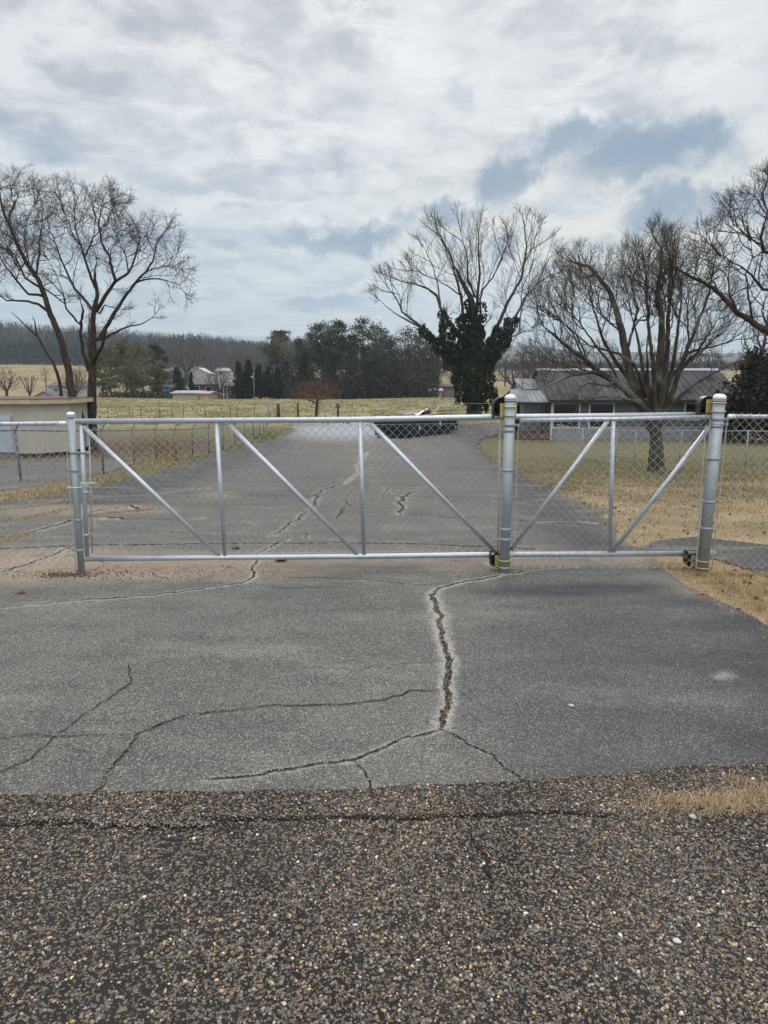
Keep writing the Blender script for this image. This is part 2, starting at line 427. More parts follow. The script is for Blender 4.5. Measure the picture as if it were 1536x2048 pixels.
def bark(name, a, b, sc=9, lichen=0):
    t = NT(name); n = t.noise(sc, 6, .7, t.vmul(t.ob, (1, 1, .25))); n2 = t.noise(1.3, 3, .5, t.ob)
    c = t.mix(t.sm(n, .35, .68), a, b)
    if lichen: c = t.mix(t.sm(n2, .52, .68, 0, lichen), c, (.20, .22, .17))
    t.bump(n, .8, .05)
    M[name] = t.fin(c, .9, 0, .15)
bark('bark_brown', (.030, .022, .018), (.085, .062, .050), 9)
bark('bark_grey', (.035, .030, .025), (.105, .092, .075), 8, .7)
bark('bark_ivy', (.030, .025, .022), (.085, .075, .068), 6)
bark('bark_far', (.050, .042, .038), (.105, .09, .082), 2)
bark('bark_pale', (.12, .105, .095), (.22, .20, .18), 2)
bark('bark_fence', (.04, .032, .026), (.10, .085, .07), 12)
# ================================================================== SETTING: ground, driveway, road
def make_ground():
    rad = np.concatenate([np.arange(0, 14, .5), 14*1.022**np.arange(0, 270)]); rad = rad[rad < 4200]
    th = np.concatenate([np.linspace(-50, 50, 240), np.linspace(55, 305, 50)])
    A, R = np.meshgrid(np.radians(th), rad)
    X = R*np.sin(A); Y = R*np.cos(A); Z = H(X, Y)
    nr, na = X.shape
    i = np.arange(nr-1)[:, None]*na; j = np.arange(na)[None, :]; j2 = (j+1) % na
    Fc = np.stack([i+j, i+j2, i+na+j2, i+na+j], -1).reshape(-1, 4)
    V = np.stack([X, Y, Z], -1).reshape(-1, 3)
    x, y = V[:, 0], V[:, 1]
    u, v = project(x, y, V[:, 2])
    infront = y > 4
    def blob(uc, vc, ru, rv): return np.where(infront, np.clip(1.4-np.sqrt(((u-uc)/ru)**2+((v-vc)/rv)**2), 0, 1), 0)
    leaf = np.maximum.reduce([blob(250, 895, 120, 28), blob(175, 905, 60, 30)])
    green = np.maximum.reduce([blob(530, 868, 50, 14), .8*blob(400, 915, 90, 14), .7*blob(250, 960, 100, 12), .5*blob(140, 985, 60, 9), .55*blob(1260, 925, 140, 14)])
    mesh_np('ground', V, Fc, M['ground'], smooth=True, attrs={'leaf': ('F', leaf), 'green': ('F', green)})
    tag(C.objects['ground'], kind='structure')
make_ground()

def dist_poly(X, Y, P):
    d = np.full(X.shape, 1e9)
    for (ax, ay), (bx, by) in zip(P[:-1], P[1:]):
        dx, dy = bx-ax, by-ay; l2 = dx*dx+dy*dy+1e-12
        t = np.clip(((X-ax)*dx+(Y-ay)*dy)/l2, 0, 1)
        d = np.minimum(d, np.hypot(X-ax-t*dx, Y-ay-t*dy))
    return d
def resample(P, step):
    P = np.array(P, float); out = [P[0]]
    for a, b in zip(P[:-1], P[1:]):
        n = max(1, int(np.linalg.norm(b-a)/step))
        for k in range(1, n+1): out.append(a+(b-a)*k/n)
    return np.array(out)
# chip seal / asphalt border, in metres
_bx = []; _by = []
for u, v in [(-300, 1580), (0, 1583), (200, 1585), (440, 1588), (600, 1583), (690, 1580), (800, 1570), (1000, 1562), (1100, 1558), (1250, 1545), (1400, 1535), (1536, 1530), (1900, 1500)]:
    p = gnd(u, v); _bx.append(p[0]); _by.append(p[1])
def ynear(x): return np.interp(x, _bx, _by)+.05*(fbm(x*3.1+5, x*0+2.2, 4, 3)-.5)*2

CR = [  # cracks: pixel track, width in m, halo strength
 ([(868,1187),(872,1205),(884,1235),(882,1260),(884,1290),(893,1320),(900,1350),(895,1380),(903,1410),(888,1440),(882,1463)], .030, 1.0),
 ([(1000,1152),(960,1160),(900,1172),(876,1180),(868,1190)], .012, 1.0),
 ([(868,1175),(800,1168),(720,1160),(640,1157),(560,1158)], .006, .5),
 ([(882,1463),(850,1468),(800,1482),(755,1505),(710,1523),(650,1533),(560,1548),(480,1560),(400,1563)], .013, .75),
 ([(882,1463),(930,1490),(985,1515),(1010,1540),(1045,1560),(1075,1590)], .010, .5),
 ([(708,1525),(720,1545),(735,1562),(743,1585),(752,1610)], .008, .5),
 ([(1005,1151),(1060,1142),(1130,1137),(1160,1134)], .006, .9),
 ([(888,1325),(820,1330),(740,1336),(700,1345),(680,1365)], .005, .5),
 ([(889,1385),(820,1385),(760,1403),(700,1411),(600,1414),(540,1415),(520,1419),(470,1426),(400,1430),(350,1442),(300,1462),(272,1475),(262,1500),(235,1530),(210,1550),(200,1575),(180,1597),(150,1630)], .010, .35),
 ([(222,1540),(208,1552),(199,1575),(180,1597),(160,1618)], .011, .3),
 ([(255,1330),(258,1370),(230,1390),(180,1430),(130,1465),(100,1482),(60,1520),(0,1550),(-60,1572)], .007, .15),
 ([(-60,1487),(30,1478),(70,1474),(100,1482),(160,1480),(272,1475)], .006, .15),
 ([(120,1485),(155,1508),(240,1509)], .003, .1),
 ([(-80,1226),(0,1217),(60,1212),(180,1203),(300,1193),(400,1180),(487,1169),(505,1158),(512,1148),(501,1139),(505,1130),(510,1122),(519,1108),(550,1092),(555,1085),(578,1080)], .010, .75),
 ([(578,1080),(611,1079),(616,1071),(608,1067)], .008, .6),
 ([(487,1169),(530,1175),(580,1179),(640,1178),(700,1176)], .004, .25),
 ([(545,1074),(559,1061),(587,1043),(618,1024),(632,991),(641,982),(665,975),(690,967)], .016, .6),
 ([(-80,1102),(0,1100),(150,1093),(400,1089),(560,1088),(760,1088),(1000,1096),(1080,1100)], .012, .7),
 ([(-60,1165),(0,1148),(60,1130),(110,1110),(150,1094)], .012, .9),
 ([(-60,1090),(0,1078),(60,1065),(110,1052),(140,1043),(200,1040)], .022, 1.0),
 ([(690,1000),(697,1010),(690,1020),(680,1030),(672,1042)], .012, .4),
 ([(800,1030),(806,1020),(800,1005),(815,990),(830,985)], .02, .6),
 ([(780,1032),(860,1033),(900,1036),(1000,1040),(1100,1046)], .010, .5),
 ([(440,993),(640,992),(800,994),(1100,1000)], .010, .6),
 ([(330,1020),(480,1012),(700,1015)], .005, .45), ([(470,950),(600,948),(760,950)], .003, .55), ([(600,935),(800,930),(950,932)], .003, .55),
 ([(600,915),(800,912),(930,915)], .003, .45), ([(690,967),(720,945),(715,930),(735,905)], .003, .8), ([(380,1050),(560,1054),(700,1050)], .003, .4),
 ([(160,1030),(260,1012),(280,1022),(170,1032),(250,1040),(400,1038)], .016, 1.0), ([(190,995),(300,990),(420,975)], .006, .8),
 ([(560,905),(700,903),(850,906)], .004, .5), ([(480,922),(640,924),(800,921)], .004, .5), ([(420,943),(600,941),(820,944),(980,942)], .004, .6), ([(500,962),(700,960),(900,963)], .004, .5), ([(330,978),(520,975),(620,977),(860,975),(1010,978)], .005, .65), ([(300,1005),(480,1003),(640,1006),(900,1004)], .004, .5),
 ([(220,1068),(420,1066),(640,1070),(900,1066),(1120,1072)], .004, .45), ([(1080,1046),(1150,1043),(1190,1048)], .01, .9), ([(640,1022),(760,1019),(980,1023)], .004, .4), ([(770,975),(775,988),(765,998)], .01, .6), ([(985,1120),(975,1130),(990,1138),(1003,1146)], .008, 1.0),
 ([(0,1275),(60,1268),(120,1250)], .003, .1), ([(868,1190),(930,1192),(1010,1190)], .003, .3),
 ([(1015,1118),(1080,1116),(1200,1119)], .004, .8),
 ([(1000,1045),(1100,1050),(1150,1052)], .004, .6),
]
ROADCR = [([(-60,1647),(40,1648),(120,1644),(200,1641),(280,1652),(400,1646),(500,1641)], .024, 0), ([(-80,1647),(0,1648),(100,1643),(200,1640),(420,1640),(640,1642),(760,1641),(1000,1632),(1100,1628),(1230,1632)], .017, 0),
          ([(180,1640),(200,1660),(240,1655),(330,1650),(420,1652)], .016, 0), ([(935,1650),(945,1680),(965,1720),(985,1790)], .006, 0)]
def crack_world(P):
    W = np.array([gnd(u, v) for u, v in P])[:, :2]
    step = .018 if W[:, 1].max() < 9 else .08
    W = resample(W, step)
    T = np.gradient(W, axis=0); T /= np.linalg.norm(T, axis=1)[:, None]+1e-9; Nn = np.stack([-T[:, 1], T[:, 0]], 1)
    s = np.arange(len(W))*step; sd = abs(hash(str(P[0]))) % 97 if False else int(P[0][0]*7+P[0][1]) % 97
    amp = .016*(W[:, 1]/4).clip(.8, 3)
    off = (fbm(s*12, s*0+.5, 4, sd)-.5)*2.6*amp+(vnoise(s*3, s*0+9, sd)-.5)*amp*2+(vnoise(s*38, s*0+2, sd)-.5)*amp*.7
    fade = np.clip(np.minimum(np.arange(len(W)), np.arange(len(W))[::-1])/4, 0, 1)
    return W+Nn*(off*fade)[:, None], Nn, s, sd
CRW = [(crack_world(P), w, h) for P, w, h in CR]
def sheet(name, polys_xy, y0, y1, fy, ncol, mat, dz, near=None, attrs=None, jit=.02):
    """ground sheet whose left and right edges follow a traced outline"""
    P = np.array(polys_xy); n = len(P)
    ys = [y0]
    while ys[-1] < y1: ys.append(ys[-1]+fy(ys[-1]))
    ys = np.array(ys); XL = []; XR = []
    for y in ys:
        xs = []
        for a, b in zip(P, np.roll(P, -1, 0)):
            if (a[1]-y)*(b[1]-y) <= 0 and a[1] != b[1]: xs.append(a[0]+(b[0]-a[0])*(y-a[1])/(b[1]-a[1]))
        if len(xs) < 2: xs = [np.nan, np.nan]
        XL.append(min(xs)); XR.append(max(xs))
    XL, XR = np.array(XL), np.array(XR); ok = ~np.isnan(XL); ys, XL, XR = ys[ok], XL[ok], XR[ok]
    XL = XL+(fbm(ys*2.3, ys*0+1, 4, 11)-.5)*jit*ys; XR = XR+(fbm(ys*2.3, ys*0+7, 4, 12)-.5)*jit*ys
    XR = np.maximum(XR, XL+.01)
    X = np.clip(np.linspace(XL.min(), XR.max(), ncol)[None, :], XL[:, None], XR[:, None]); Y = np.repeat(ys[:, None], ncol, 1)
    if near is not None: nn_ = near(X[:1]); Y = np.where(Y < 4.2, nn_+(Y-y0)*(4.2-nn_)/(4.2-y0), Y)
    Z = H(X, Y)+dz+np.clip((Y-15)/40, 0, 1)*.04
    m = len(ys); i = np.arange(m-1)[:, None]*ncol; j = np.arange(ncol-1)[None, :]
    Fc = np.stack([i+j, i+j+1, i+ncol+j+1, i+ncol+j], -1).reshape(-1, 4)
    if near is not None: Z[0] = .001; Y[0] -= .012
    wd_ = np.maximum(X[1:, 1:]-X[1:, :-1], X[:-1, 1:]-X[:-1, :-1]); Fc = Fc[(wd_ > 1e-5).reshape(-1)]
    V = np.stack([X, Y, Z], -1).reshape(-1, 3)
    at_ = attrs(V[:, 0], V[:, 1], V[:, 2]) if attrs else None
    return tag(mesh_np(name, V, Fc, mat, smooth=True, attrs=at_), kind='structure')
def drive_attrs(x, y, z):
    u, v = project(x, y, z); halo = np.zeros(len(x))
    for (W, Nn, s, sd), w, h in CRW:
        w_ = (.022+w*1.5)*np.clip(y/4.3, .8, 5); bb = (x > W[:, 0].min()-.8) & (x < W[:, 0].max()+.8) & (y > W[:, 1].min()-.8) & (y < W[:, 1].max()+.8)
        idx = np.where(bb)[0]
        if not len(idx): continue
        d = dist_poly(x[idx], y[idx], W[::3] if len(W) > 8 else W)
        halo[idx] = np.maximum(halo[idx], min(1, h*(1.0 if W[:, 1].max() < 5.6 else 1.2))*np.exp(-(d/w_[idx])**1.3))
    def blob(uc, vc, ru, rv, p=1.): return np.clip(1.5-np.sqrt(((u-uc)/ru)**2+((v-vc)/rv)**2), 0, 1)*p
    sand = np.maximum.reduce([blob(120, 1128, 190, 30, 1.0), blob(330, 1132, 280, 24, .95), blob(250, 1145, 220, 16, .9), blob(60, 1140, 90, 22, .6), blob(180, 1155, 150, 12, .5), blob(620, 1118, 420, 14, .5), blob(150, 1020, 200, 10, .55), blob(50, 1150, 110, 20, .7),
              blob(1040, 1125, 130, 8, .6), blob(930, 1130, 90, 14, .5), blob(440, 990, 40, 6, .5), blob(1300, 1120, 120, 14, .6), blob(1420, 1180, 90, 16, .35)])
    tone = (.25+.75*np.clip((u-960)/260, 0, 1))*S(u, 860, 960)*S(v, 1140, 1200)*.6+S(u, 1250, 1540)*.25*S(v, 1150, 1250)
    tone = np.maximum(tone, blob(1200, 1180, 240, 16, 1.)); tone = np.maximum(tone, blob(1420, 1195, 150, 24, .8))
    tone = np.maximum(tone, np.where(v < 1040, np.clip(.30*S(v, 1060, 960)+.1, 0, 1), 0))
    tone = np.maximum(tone, np.where((v < 1010), .95*np.clip(1.3-np.abs(u-(560-(v-872)*2.9))/(70+(v-860)*.9), 0, 1), 0))
    tone = np.maximum(tone, np.where(v < 1100, .9*np.clip(1.25-np.abs(u-(960+(v-880)*1.05))/(60+(v-870)*.25), 0, 1), 0))
    tone = tone*(1-.9*np.where(v < 960, np.clip(1.2-np.hypot((u-745)/150, (v-905)/60), 0, 1), 0))
    tone = np.maximum(tone, np.where((u > 1295) & (v < 1140), .9, 0))
    edge = S(y, 2.55, 2.62)*(1-S(y, 2.7, 3.4))*0
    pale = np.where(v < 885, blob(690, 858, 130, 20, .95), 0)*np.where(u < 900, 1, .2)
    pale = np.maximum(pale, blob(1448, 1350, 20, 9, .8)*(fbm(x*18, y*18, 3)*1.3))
    streak = np.where(v < 1060, S(v, 1060, 1000)*.8, 0.0)+blob(400, 1115, 600, 22, .3)
    return {'halo': ('F', halo), 'sand': ('F', sand), 'tone': ('F', np.clip(tone, 0, 1)), 'pale': ('F', np.clip(pale, 0, 1)), 'streak': ('F', np.clip(streak, 0, 1))}
_dp = [(-9, 2.3), (-9, 8.2)]+[tuple(gnd(u, v)[:2]) for u, v in [(-400, 1046), (0, 1006), (60, 998), (110, 990), (180, 977), (250, 958), (330, 938), (400, 918), (440, 903), (500, 889), (540, 879), (580, 869), (595, 862), (575, 855), (585, 848),
        (760, 846), (1003, 851), (1004, 868), (955, 883), (965, 905), (1000, 930), (1040, 948), (1090, 973), (1150, 1000), (1205, 1016), (1215, 1036), (1225, 1060), (1240, 1080), (1290, 1108), (1345, 1148), (1430, 1203), (1536, 1252), (1800, 1400)]]+[(5.5, 2.9), (9, 2.3)]
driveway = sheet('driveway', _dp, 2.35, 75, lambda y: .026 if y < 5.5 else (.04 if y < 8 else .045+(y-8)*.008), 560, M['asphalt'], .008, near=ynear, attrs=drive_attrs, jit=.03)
lot = sheet('parking_lot', [tuple(gnd(u, v)[:2]) for u, v in [(-700, 990), (-200, 996), (0, 984), (60, 974), (120, 962), (190, 950), (240, 938), (262, 928), (235, 921), (130, 917), (0, 922), (-700, 925)]],
            8, 40, lambda y: .12, 90, M['asphalt'], .008, attrs=drive_attrs, jit=.01)
branch = sheet('side_path', [tuple(gnd(u, v)[:2]) for u, v in [(1275, 1098), (1315, 1083), (1400, 1074), (1440, 1080), (1536, 1092), (1800, 1110), (1800, 1190), (1536, 1160), (1450, 1122), (1380, 1108), (1290, 1106)]],
            5, 12, lambda y: .04, 60, M['asphalt'], .010, attrs=drive_attrs, jit=.02)
#strip1 = sheet('asphalt_strip', [tuple(gnd(u, v)[:2]) for u, v in [(-500, 1060), (0, 1022), (70, 1010), (140, 1000), (180, 992), (150, 1006), (70, 1022), (0, 1036), (-500, 1090)]][:0] or [(-14, 9.1), (-14, 9.0), (-13.9, 9.0)], 9.0, 9.1, lambda y: .05, 4, M['asphalt'], .012, attrs=drive_attrs)
# the chip seal road in front, binder sheet plus embedded stones
_rx = np.linspace(-16, 16, 161); _ry = np.concatenate([np.linspace(-7, .5, 20), np.linspace(.6, 3.4, 60)])
X, Y = np.meshgrid(_rx, _ry)
roughz = .004+.0*X
i = np.arange(len(_ry)-1)[:, None]*161; j = np.arange(160)[None, :]
road = tag(mesh_np('road', np.stack([X, Y, roughz], -1).reshape(-1, 3), np.stack([i+j, i+j+1, i+162+j, i+161+j], -1)[(Y < ynear(X)+.08)[1:, 1:]], M['chip'], smooth=True), kind='structure')

def crack_mesh(data, w, dz, mat, parent, name='crack', drop=True):
    W, Nn, s, sd = data
    w = w*np.clip(W[:, 1]/4.6, 1, 5)**1.15*(1+1.3*np.abs(Nn[:, 1])*S(W[:, 1], 4, 8)); gw = w.min()
    wl = w*(.1+1.6*fbm(s*26, s*0+3, 3, sd+1))*.5; wr = w*(.1+1.6*fbm(s*26, s*0+8, 3, sd+2))*.5
    e = np.clip(np.minimum(np.arange(len(W)), np.arange(len(W))[::-1])/4, .25, 1); wl = wl*e; wr = wr*e
    gap = vnoise(s*2.2, s*0+4, sd+5) < (.06 if gw < .012 else .0)
    A = W+Nn*wl[:, None]; B = W-Nn*wr[:, None]
    V = np.concatenate([np.c_[A, H(A[:, 0], A[:, 1])+dz], np.c_[B, H(B[:, 0], B[:, 1])+dz]]); n = len(W)
    yy = V[:, 1]; V[:, 2] += np.clip((yy-15)/40, 0, 1)*.04
    Fc = [(k, k+1, n+k+1, n+k) for k in range(n-1) if not gap[k]]
    return mesh_np(name, V, Fc, mat, parent)
def crackmat():
    t = NT('crack_dirt'); n = t.noise(60, 4, .7); c = t.mix(t.sm(n, .4, .7), (.012, .011, .010), (.06, .045, .03))
    M['crack'] = t.fin(c, .95, 0, .1)
crackmat()
for k_, (dat, w, h) in enumerate(CRW): crack_mesh(dat, w, .0125+.0002*(k_ % 12), M['crack'], driveway)
RW = [(crack_world(P), w) for P, w, h in ROADCR]
for k_, (dat, w) in enumerate(RW): crack_mesh(dat, w*1.25, .0075+.0008*k_, M['crack'], road)

# icosahedron stones
_g = (1+5**.5)/2
ICO = np.array([(-1, _g, 0), (1, _g, 0), (-1, -_g, 0), (1, -_g, 0), (0, -1, _g), (0, 1, _g), (0, -1, -_g), (0, 1, -_g), (_g, 0, -1), (_g, 0, 1), (-_g, 0, -1), (-_g, 0, 1)])/math.sqrt(1+_g*_g)
ICF = np.array([(0, 11, 5), (0, 5, 1), (0, 1, 7), (0, 7, 10), (0, 10, 11), (1, 5, 9), (5, 11, 4), (11, 10, 2), (10, 7, 6), (7, 1, 8), (3, 9, 4), (3, 4, 2), (3, 2, 6), (3, 6, 8), (3, 8, 9), (4, 9, 5), (2, 4, 11), (6, 2, 10), (8, 6, 7), (9, 8, 1)])
def stones(name, x, y, z, r, col, flat=.6, jit=.28, smooth=False):
    n = len(x); V = np.repeat(ICO[None], n, 0)*(1+rng.uniform(-jit, jit, (n, 12, 1)))
    sc = np.stack([r*rng.uniform(.75, 1.35, n), r*rng.uniform(.6, 1.0, n), r*flat*rng.uniform(.7, 1.1, n)], -1)
    V = V*sc[:, None]; a = rng.uniform(0, 6.28, n); ca, sa = np.cos(a)[:, None], np.sin(a)[:, None]
    tl = rng.uniform(-.5, .5, n)[:, None]
    X, Y, Z = V[..., 0], V[..., 1], V[..., 2]; Z = Z+X*tl*.5
    X, Y = X*ca-Y*sa, X*sa+Y*ca
    V = np.stack([X+x[:, None], Y+y[:, None], Z+z[:, None]], -1).reshape(-1, 3)
    Fc = (ICF[None]+(np.arange(n)*12)[:, None, None]).reshape(-1, 3)
    return mesh_np(name, V, Fc, M['stone_col'], attrs={'col': ('C', np.repeat(col, 12, 0))}, smooth=smooth)
def stone_cols(n, warm):
    base = np.array([(.15, .135, .115), (.30, .22, .115), (.36, .26, .15), (.20, .195, .19), (.33, .32, .32), (.27, .15, .085), (.10, .095, .095), (.42, .36, .25), (.055, .05, .05), (.30, .31, .33)])
    pw = np.array([.24, .14, .07, .13, .055, .03, .16, .035, .12, .02]); pc = np.array([.34, .05, .03, .18, .05, .015, .12, .02, .10, .06])
    k = warm[:, None]; p = pw*k+pc/pc.sum()*(1-k); p /= p.sum(1, keepdims=True)
    c = (p.cumsum(1) < rng.uniform(0, 1, n)[:, None]).sum(1).clip(0, 9)
    return np.clip(base[c]*rng.uniform(.6, 1.2, (n, 1))*rng.uniform(.92, 1.08, (n, 3)), 0, .75)
def road_stones():
    n = 165000
    y = 1.35+(2.85-1.35)*rng.random(n)**.9; x = rng.uniform(-1, 1, n)*(.62*y+1.3)
    keep = y < ynear(x)+rng.normal(.005, .022, n)
    patch = fbm(x*2.2, y*1.2, 3, 41)
    tracks = .5+.5*np.sin(x*3.3+.6)
    keep &= rng.random(n) < np.clip(.30+1.5*(patch-.30)+.2*tracks, .35, 1)
    for (W, Nn, s, sd), w in RW:
        keep &= ~((dist_poly(x, y, W[::2]) < w*.8) & (rng.random(n) < .8))
    x, y = x[keep], y[keep]; n = len(x)
    r = np.exp(rng.normal(math.log(.0033), .40, n)).clip(.0016, .0078)
    warm = np.clip(.55+1.6*(fbm(x*1.6+3, y*1.3, 3, 8)-.5)+S(y, 2.2, 2.35)*.5, 0, 1)
    c = stone_cols(n, warm)*np.exp(rng.normal(-.20, .44, (n, 1)))*np.array([1.05, .98, .88]); c = np.clip(c, 0, .75)
    return tag(stones('road_gravel', x, y, .004+r*.12, r, c), 'brown, tan and grey chippings set in the dark binder of the chip seal road', 'gravel', kind='stuff')
road_stones()
def debris_stones():
    # small stones lying in the main crack and scattered over the asphalt
    xs, ys = [], []
    for k, m in ((0, 900), (1, 160), (3, 200), (4, 90), (8, 120), (9, 160), (13, 120)):
        W = CRW[k][0][0]; w = CRW[k][1]; i = rng.integers(0, len(W), m); xs.append(W[i, 0]+rng.normal(0, w*.35, m)); ys.append(W[i, 1]+rng.normal(0, .004, m))
    for (W, _, _, _), w in RW[:3]:
        i = rng.integers(0, len(W), 500); xs.append(W[i, 0]+rng.normal(0, .01, 500)); ys.append(W[i, 1]+rng.normal(0, w*.8, 500))
    n = 500; yy = rng.uniform(2.6, 9, n); xs.append(rng.uniform(-.62, .62, n)*yy); ys.append(yy)
    n = 700; c0 = gnd(165, 1150); xs.append(c0[0]+rng.normal(.25, .55, n)); ys.append(c0[1]+rng.normal(-.02, .12, n))
    x = np.concatenate(xs); y = np.concatenate(ys); n = len(x)
    r = rng.uniform(.0015, .0055, n)*np.clip(y/4, 1, 2); c = stone_cols(n, rng.uniform(.3, .9, n))*rng.uniform(.5, 1.3, (n, 1))
    return tag(stones('loose_grit', x, y, H(x, y)+.013+r*.2, r, np.clip(c, 0, .7)), 'loose grit in the pavement cracks and over the driveway', 'grit', kind='stuff')
debris_stones()

def pebble(u, v, r, col, label, name='pebble', cat='stone', flat=.6):
    p = gnd(u, v); sm_ = rng.uniform(-.12, .12, 12)
    V = []; mb = MB()
    nlat, nlon = 8, 12; d = rng.uniform(0, 6.28, 3)
    for i in range(nlat+1):
        th = math.pi*i/nlat
        for j in range(nlon):
            ph = 2*math.pi*j/nlon; k = 1+.14*math.sin(2*ph+d[0])*math.sin(th)+.10*math.cos(3*th+d[1]+ph)
            V.append((r*k*1.25*math.sin(th)*math.cos(ph), r*k*.9*math.sin(th)*math.sin(ph), r*flat*k*math.cos(th)+r*flat*.8))
    Fc = [(i*nlon+j, (i+1)*nlon+j, (i+1)*nlon+(j+1) % nlon, i*nlon+(j+1) % nlon) for i in range(nlat) for j in range(nlon)]
    k = 'peb%s' % (str(col)); 
    if k not in M: simple(k, col, .6, 0, .15, 120); M[k].name = 'pebble_stone'
    o = mesh_np(name, V, Fc, M[k], smooth=True, loc=p+np.array([0, 0, .008]))
    o.rotation_euler = (0, 0, rng.uniform(0, 3))
    return tag(o, label, cat)
pebble(1353, 1889, .009, (.46, .49, .48), 'smooth whitish stone lying on the chip seal road at right')
pebble(1142, 1416, .011, (.42, .42, .42), 'white pebble alone on the dark asphalt right of the long crack')
pebble(563, 1123, .055, (.10, .085, .05), 'brown clod of dirt just below the bottom rail of the gate', 'dirt_clod', 'dirt clod')
pebble(472, 1100, .03, (.05, .045, .04), 'small dark clod under the gate near its first upright', 'dirt_clod', 'dirt clod')
pebble(1385, 1640, .012, (.35, .35, .36), 'grey stone below the straw at the right edge of the road')
for u, v, c, lab in [(42, 1190, (.16, .03, .02), 'small red leaf on the asphalt below the left fence'), (1405, 1191, (.32, .10, .035), 'rust orange leaf on the asphalt beside the grass at right'),
                     (1330, 1062, (.20, .10, .05), 'brown leaf on the straw behind the right gate post')]:
    p = gnd(u, v); a, b = .045, .018; mb = MB()
    pts = [(-a, 0, .004), (-a*.4, b, .012), (a*.4, b*.9, .015), (a, 0, .006), (a*.4, -b, .012), (-a*.4, -b*.8, .008), (0, 0, .003), (a*1.35, .004, .010)]
    mb.add(pts, [(0, 6, 1), (1, 6, 2), (2, 6, 3), (3, 6, 4), (4, 6, 5), (5, 6, 0), (3, 7, 4)])
    k = 'leaf%s' % lab[:9]; simple(k, c, .7, 0, .3, 90)
    o = mb.build('fallen_leaf', M[k]); o.location = tuple(p+np.array([0, 0, .012])); o.rotation_euler = (0, 0, .3); tag(o, lab, 'leaf')

# ---------------------------------------------------------------- grass blades
def pip(u, v, poly):
    ins = np.zeros(len(u), bool); P = np.array(poly, float); j = len(P)-1
    for i in range(len(P)):
        c = ((P[i, 1] > v) != (P[j, 1] > v)) & (u < (P[j, 0]-P[i, 0])*(v-P[i, 1])/(P[j, 1]-P[i, 1]+1e-12)+P[i, 0]); ins ^= c; j = i
    return ins
def blades(name, x, y, L, w, cols, label, cat='grass', bend=.5, z0=0):
    n = len(x); z = H(x, y)+z0; a = rng.uniform(0, 6.28, n); lean = rng.uniform(.3, 1.3, n)*bend*2
    dx, dy = np.cos(a), np.sin(a); px, py = -dy*w/2, dx*w/2
    h1 = L*.5*np.cos(lean*.6); o1 = L*.5*np.sin(lean*.6); h2 = h1+L*.5*np.cos(np.minimum(lean*1.4, 1.7)); o2 = o1+L*.5*np.sin(lean*1.4)
    V = np.stack([np.stack([x+px, y+py, z-.003], -1), np.stack([x-px, y-py, z-.003], -1), np.stack([x+dx*o1-px*.8, y+dy*o1-py*.8, z+h1], -1), np.stack([x+dx*o1+px*.8, y+dy*o1+py*.8, z+h1], -1),
                  np.stack([x+dx*o2, y+dy*o2, z+h2], -1)], 1).reshape(-1, 3)
    b = np.arange(n)*5
    Fc = np.concatenate([np.stack([b, b+1, b+2], -1), np.stack([b, b+2, b+3], -1), np.stack([b+3, b+2, b+4], -1)])
    return tag(mesh_np(name, V, Fc, M['blade_col'], attrs={'col': ('C', np.repeat(cols, 5, 0))}), label, cat, kind='stuff')
def straw_cols(n, g=0):
    c = np.array([(.52, .40, .22), (.60, .48, .28), (.40, .29, .15), (.30, .21, .11), (.48, .38, .24)])[rng.integers(0, 5, n)]
    gc = np.array([(.13, .14, .05), (.20, .19, .08), (.10, .11, .04)])[rng.integers(0, 3, n)]
    m = (rng.random(n) < g)[:, None] if np.isscalar(g) else (rng.random(n) < g)[:, None]
    return np.where(m, gc, c)*rng.uniform(.6, 1.15, (n, 1))
OLD_DRIVE = [(u, v) for u, v in [(955, 883), (965, 905), (1000, 930), (1040, 948), (1090, 975), (1140, 1010), (1180, 1040), (1240, 1075), (1290, 1105), (1345, 1148), (1430, 1203), (1536, 1252), (1800, 1400), (2400, 1400), (2400, 883)]]
BR = [(1275, 1098), (1315, 1083), (1400, 1074), (1440, 1080), (1536, 1092), (1800, 1110), (1800, 1190), (1536, 1160), (1450, 1122), (1380, 1108), (1290, 1106)]
def right_grass():
    n = 170000; y = 4.2+(30-4.2)*rng.random(n)**2.1; x = .1*y+rng.random(n)*(.62*y+.6-.1*y)
    u, v = project(x, y, H(x, y)); sp = np.where(rng.random(n) < .2, 3.2, 1); u2 = u+rng.normal(0, 9, n)*sp; v2 = v+rng.normal(0, 3.5, n)*sp
    k = pip(u2, v2, OLD_DRIVE) & ~pip(u2, v2, BR); cl = fbm(x*4, y*3, 3, 5); k &= rng.random(n) < np.clip(.15+2.2*(cl-.28), .05, 1)
    x, y, u, v = x[k], y[k], u[k], v[k]; n = len(x)
    sc = np.clip(y/7, .8, 2.6)
    g = np.clip(S(y, 9, 15)*.75*fbm(x*.5, y*.7, 3, 77)*1.7, 0, .85)
    return blades('dry_grass', x, y, rng.uniform(.025, .075, n)*sc**.6, .0035*sc*rng.uniform(.7, 1.4, n), straw_cols(n, g)*(.55+.8*fbm(x*1.3, y*1.1, 4, 21))[:, None], 'short straw coloured winter grass of the lawn right of the driveway', bend=.85)
right_grass()
